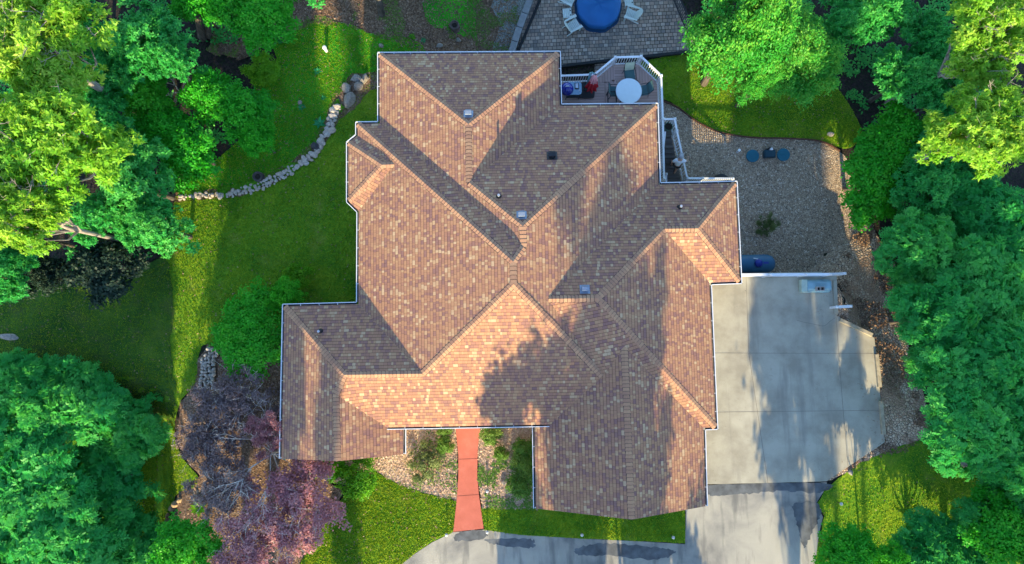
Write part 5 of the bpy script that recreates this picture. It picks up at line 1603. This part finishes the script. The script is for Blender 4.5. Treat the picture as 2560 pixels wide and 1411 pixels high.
tree('ash', 2428, 930, 132, 'feathery green tree with its edge over the brown rubble', 5.8, group=EG)
tree('ash_b', 2530, 920, 120, 'feathery tree cut by the right edge', 1.5, group=EG)
tree('ash_b', 2440, 1060, 130, 'feathery tree right above the pale fallen log', 2.9, group=EG)
tree('ash', 2545, 1130, 95, 'feathery tree at the right edge behind the fallen log', 0.2, group=EG)
tree('maple_b', 2115, 1380, 78, 'green tree at the bottom edge beside the driveway', 3.0, group=EG)
tree('ash_low', 2330, 1385, 105, 'feathery green tree at the bottom edge below the sunny grass', .3, group=EG)
tree('maple', 2505, 1340, 105, 'dark green tree in the bottom right corner', 1.6, group=EG)
tree('maple_b', 2225, 1405, 55, 'small green tree at the bottom edge between its two neighbours', 2.0, group=EG)
tree('teal', 2120, 60, 85, 'dark teal tree right behind the cherry trees', 1.3, group=EG)
tree('teal', 2330, 110, 85, 'dark teal tree just left of the upper sunlit oak', 2.3, group=EG)
tree('teal', 2380, 230, 85, 'dark teal tree under the edge of the sunlit oaks', 4.4, group=EG)
tree('teal', 2370, 380, 90, 'dark teal tree left of the lower sunlit oak', 0.5, group=EG)
tree('ash_low', 2390, 480, 90, 'low blue-green tree in the middle of the east wood', 1.0, group=EG)
tree('ash_low', 2420, 640, 95, 'low blue-green tree deep inside the east wood', 3.0, group=EG)
tree('ash_low', 2530, 660, 85, 'low feathery tree at the right edge under the oaks', 5.0, group=EG)
tree('ash_low', 2312, 705, 78, 'low feathery tree hanging over the gravel slope', 2.0, group=EG)
tree('ash_low', 2540, 800, 85, 'low feathery tree at the right edge, middle height', 0.4, group=EG)
tree('ash_low', 2355, 890, 70, 'low feathery tree at the rubble edge', 4.0, group=EG)
tree('ash_low', 2540, 1240, 85, 'low feathery tree at the right edge below the fallen log', 2.6, group=EG)
tree('ash_low', 2430, 1330, 80, 'low feathery tree near the bottom right corner', 5.2, group=EG)
for k_, px_, py_, r_ in [('teal', 780, -130, 110), ('maple_b', 930, -170, 100), ('teal', 1090, -150, 110), ('ash', 1250, -210, 120), ('maple', 1420, -200, 100), ('teal', 1580, -190, 115), ('ash_b', 1720, -160, 110)]:
    tree(k_, px_, py_, r_, 'green tree beyond the upper edge of the picture', group='trees beyond the patio')
# bushes in the beds
tree('juniper', 1068, 1158, 58, 'broad grey-green spreading bush in the bed left of the red walk', cat='bush', group='bushes around the house')
tree('juniper', 1918, 566, 36, 'dark green straggly bush alone on the gravel', cat='bush', group='bushes around the house')
for px, py, r, lab in [(1110, 1115, 22, 'small green bush under the porch gutter left of the red walk'), (1305, 1120, 28, 'green bush in the shade beside the garage wall, nearest the porch'), (1312, 1165, 32, 'green bush leaning on the garage wall'),
                       (1300, 1215, 36, 'largest green bush by the garage wall, nearest the front grass'), (1225, 1090, 28, 'low light green bush at the top of the bed right of the red walk'), (1250, 1135, 20, 'small green bush in the middle of the bed right of the red walk'),
                       (1110, 1078, 20, 'small light green bush against the porch gutter')]:
    tree('bush', px, py, r, lab, cat='bush', group='bushes around the house')
# broad leaved weeds in the upper lawn
def weed(px, py, r, lab, seed, mat='hosta', nl=14):
    rs = np.random.RandomState(seed)
    n_ = nl
    a = np.linspace(0, 2 * math.pi, n_, endpoint=False) + rs.uniform(-.2, .2, n_)
    el = rs.uniform(.15, .8, n_)
    ld = np.stack([np.cos(a) * np.cos(el), np.sin(a) * np.cos(el), np.sin(el)], 1)
    q = leaves(np.zeros((n_, 3)), ld, np.tile([0, 0, 1.], (n_, 1)), r * rs.uniform(.7, 1.1, n_), r * rs.uniform(.25, .38, n_), .15)
    o = bpy.data.objects.new('weed', leaf_mesh('weed', q, rs.rand(n_), L[mat])); COL.objects.link(o)
    o.location = on_ground(px, py, .1) + Vector((0, 0, .06))
    tag(o, lab, 'plant', 'broad leaved plants in the lawn')
for i, (px, py, r, lab, m_, nl) in enumerate([(800, 308, .38, 'largest pale teal broad-leaved plant beside the stone border', 'hosta', 18), (793, 178, .26, 'teal leafy weed in the middle of the upper lawn', 'hosta', 12), (755, 268, .26, 'teal weed between the upper lawn and the boulders', 'hosta', 12),
                                              (808, 245, .2, 'small teal weed just left of the largest boulder', 'hosta', 10), (1030, 92, .26, 'bright green weed in the litter north of the roof', 'bright', 14), (1058, 102, .2, 'smaller green weed in the litter north of the roof', 'hosta', 12), (497, 1268, .5, 'bright spiky green clump behind the tan ledge stones', 'bright', 34)]):
    weed(px, py, r, lab, 70 + i, m_, nl)

# bare branches among the purple trees and in the wood
def bare(px, py, z, rad, seed, lab, n_=7, up=.45):
    rn = random.Random(seed)
    p = gp(px, py, z); base = Vector((p.x, p.y, gz(p.x, p.y)))
    b = MB()
    def limb(a, d, ln, r, lev):
        q = a + d * ln * .5 + Vector((rn.uniform(-1, 1), rn.uniform(-1, 1), rn.uniform(-.3, .6))) * ln * .10
        e = a + d * ln + Vector((rn.uniform(-1, 1), rn.uniform(-1, 1), rn.uniform(-.4, .4))) * ln * .15
        b.tube([a, q, e], [r, r * .75, r * .45], 5 if lev < 2 else 4, caps=False)
        if lev >= 3: return
        for _ in range(3 + (lev == 0)):
            nd = (d + Vector((rn.uniform(-1, 1), rn.uniform(-1, 1), rn.uniform(-.35, .6))) * .75).normalized()
            limb(q.lerp(e, rn.uniform(0, 1)), nd, ln * rn.uniform(.45, .75), r * .5, lev + 1)
    fork = base + Vector((0, 0, z * .45))
    b.tube([base - Vector((0, 0, .2)), base + Vector((.05, .03, z * .25)), fork], [.075, .06, .05], 7)
    for i in range(n_):
        a = i * 2.4 + rn.uniform(-.5, .5)
        limb(fork + Vector((0, 0, rn.uniform(-.2, .2))), Vector((math.cos(a), math.sin(a), up * rn.uniform(.7, 1.8))).normalized(), rad * rn.uniform(.45, .7), .032, 0)
    tag(b.build('bare_tree', M['deadwood'], smooth=True), lab, 'tree')
bare(640, 1155, 3.6, 2.5, 4, 'leafless pale grey tree among the purple trees', n_=9)
bare(415, 205, 2.6, 1.2, 9, 'leafless pale twigs over the dark hollow in the west wood', n_=5)

# trunks that show at the top edge
for (x0, y0, x1, y1, r, lab) in [(955, 36, 940, -40, .16, 'grey tree trunk at the top edge in the leaf litter'), (508, 95, 488, 22, .17, 'left one of two leaning grey trunks under the upper trees'), (524, 90, 514, 15, .14, 'right one of two leaning grey trunks under the upper trees'), (2145, 98, 2215, 40, .24, 'thick leaning grey trunk under the trees at the upper right')]:
    a = gp(x0, y0); e = at(x1, y1, a.z + 2.6)
    b = MB().tube([a - Vector((0, 0, .2)), a + Vector((0, 0, .15)), a.lerp(e, .5), e], [r * 1.5, r * 1.15, r, r * .8], 10)
    tag(b.build('tree_trunk', M['bark'], smooth=True), lab, 'trunk')

# the trees beyond the picture's lower edge that shade the place
for i, (k, x, y, r, sz) in enumerate([('wood', -18.2, -22, 2.4, 1.4), ('wood', -24.7, -23, 2.6, 1.5), ('wood_high', -12.6, -22, 2.0, 1.5), ('wood_high', -9.9, -24, 1.0, 1.5), ('wood', -7.5, -21, 1.2, .85), ('wood_high', -11.2, -27, 1.4, 1.6),
                                      ('wood', 0.3, -21.5, 1.6, 1.17), ('wood', 2.1, -22.5, 1.9, 1.30), ('wood', 3.6, -24, 2.0, 1.4), ('wood', 5.4, -22, 1.5, 1.3), ('wood', 7.3, -21, 1.6, .78), ('wood', 2.9, -19.5, 1.9, .95), ('wood', 5.3, -19.5, 1.7, .95),
                                      ('wood_high', 13.1, -21, 1.8, 1.0), ('wood_high', 14.2, -23, 1.3, 1.15), ('wood_high', 12.8, -26, 1.3, 1.3), ('wood', 21.8, -20, 2.4, 1.4), ('wood', 25.0, -22, 2.6, 1.6), ('wood', 29, -20, 3, 1.5), ('wood_high', 19.9, -26, 1.7, 1.6),
                                      ('wood_top', 12.9, -36, 1.5, 1.0), ('wood_top', 14.9, -37, 1.2, 1.0), ('wood_top', -11.6, -37, 1.6, 1.0), ('wood_top', -8.0, -38, .8, 1.0), ('wood_top', 16.3, -38, 1.3, 1.09), ('wood_top', 3.6, -37, 1.5, 1.0), ('wood_top', 3.0, -38, 1.2, 1.3)]):
    tree(k, 0, 0, r, 'tall tree beyond the lower edge of the picture', xy=(x, y), sz=sz, group='tall trees beyond the driveway')

# ------------------------------------------------------------------ uncountable small stuff
def scatter(name, polys, n_, mat, mode, seed, size=(.03, .08), up=.06, holes=()):
    rs = np.random.RandomState(seed)
    P = []
    for pl, share in polys:
        x0, x1 = min(p[0] for p in pl), max(p[0] for p in pl); y0, y1 = min(p[1] for p in pl), max(p[1] for p in pl)
        x0, x1, y0, y1 = max(x0, -26), min(x1, 26), max(y0, -12.5), min(y1, 20)
        want = int(n_ * share); got = 0
        pa = np.array(pl)
        while got < want:
            c = np.stack([rs.uniform(x0, x1, 20000), rs.uniform(y0, y1, 20000)], 1)
            ins = np.zeros(len(c), bool)
            for i in range(len(pa)):
                (ax, ay), (bx, by) = pa[i], pa[i - 1]
                if ay == by: continue
                cr_ = ((ay > c[:, 1]) != (by > c[:, 1])) & (c[:, 0] < (bx - ax) * (c[:, 1] - ay) / (by - ay) + ax)
                ins ^= cr_
            c = c[ins][:want - got]
            if mode == 'patch':
                k = np.array([mnoise.fractal(Vector((float(x) * .8, float(y) * .8, seed * 3.1)), .9, 2.0, 4) for x, y in c])
                c = c[k > .12]
            P.append(c); got += len(c)
    P = np.concatenate(P)
    n_ = len(P)
    gxs = np.array([gz(float(x), float(y)) for x, y in P])
    base = np.stack([P[:, 0], P[:, 1], gxs + up], 1)
    a = rs.uniform(0, 2 * math.pi, n_)
    sz = rs.uniform(size[0], size[1], n_)
    if mode == 'blade':
        lean = rs.uniform(.2, .75, n_)
        ld = np.stack([np.cos(a) * lean, np.sin(a) * lean, np.ones(n_)], 1); ld = unit(ld)
        nn = unit(np.stack([np.cos(a + .7), np.sin(a + .7), np.full(n_, .4)], 1))
        V4 = leaves(base, ld, nn, sz, sz * .55, .05)
    else:
        el = rs.uniform(-.1, .5, n_)
        ld = np.stack([np.cos(a) * np.cos(el), np.sin(a) * np.cos(el), np.sin(el)], 1)
        nn = unit(np.stack([rs.normal(size=n_) * .3, rs.normal(size=n_) * .3, np.ones(n_)], 1))
        V4 = leaves(base, ld, nn, sz, sz * .6, .1)
    big = np.sin(P[:, 0] * .9 + 1) * np.sin(P[:, 1] * .8) * .15
    o = bpy.data.objects.new(name, leaf_mesh(name, V4, np.clip(rs.rand(n_) * .8 + .1 + big, 0, 1), mat))
    COL.objects.link(o)
    return tag(o, kind='stuff')
scatter('grass', [(P_LAWN_W, .55), (P_LAWN_NW, .14), (P_LAWN_NE, .12), (P_LAWN_FW, .09), (P_LAWN_FE, .05), (P_LAWN_SE, .05)], 230000, L['blade'], 'blade', 1, (.04, .085), .045)
scatter('leaf_litter', [(P_LITTER_N, .7), (P_BED_SW, .3)], 14000, L['fallen'], 'flat', 2, (.06, .13), .06)
scatter('leaf_litter', [(P_RUBBLE, 1.0)], 4500, L['fallen'], 'patch', 3, (.06, .13), .07)
scatter('dry_leaves', [(P_BED_W, .55), (P_BED_E, .45)], 15000, L['bedleaf'], 'flat', 4, (.05, .11), .06)
scatter('ground_cover', [(P_BED_W, .4), (P_BED_E, .6)], 4200, L['cover'], 'patch', 5, (.06, .12), .08)
scatter('clover', [(P_LAWN_NW, 1.0)], 12000, L['bright'], 'patch', 6, (.03, .08), .08)
scatter('undergrowth', [(P_LITTER_N, 1.0)], 9000, L['cover'], 'patch', 7, (.04, .09), .07)

P_WOOD_W = gpoly([(-40, -40), (700, -40), (720, 90), (640, 160), (600, 110), (440, 110), (430, 300), (560, 330), (640, 380), (560, 470), (440, 490), (400, 640), (120, 720), (-40, 720)])
P_WOOD_E = gpoly([(1750, -40), (2600, -40), (2600, 1300), (2420, 1180), (2330, 1060), (2280, 860), (2250, 700), (2180, 520), (2140, 380), (2160, 330), (2060, 190), (1900, 120), (1760, 120)])
scatter('undergrowth', [(P_WOOD_W, .45), (P_WOOD_E, .55)], 26000, L['oakteal'], 'patch', 8, (.10, .22), .10)
scatter('fallen_leaves', [(P_LAWN_W, .45), (P_LAWN_NW, .25), (P_LAWN_NE, .15), (P_LAWN_FW, .08), (P_LAWN_SE, .07)], 2600, L['fallen'], 'flat', 9, (.05, .10), .10)
scatter('border_weeds', [(gpoly([(440, 500), (560, 493), (645, 474), (745, 424), (800, 374), (838, 296), (868, 262), (846, 252), (815, 300), (786, 358), (735, 404), (640, 455), (560, 474), (440, 478)]), 1.0)], 2600, L['bright'], 'patch', 10, (.06, .14), .12)
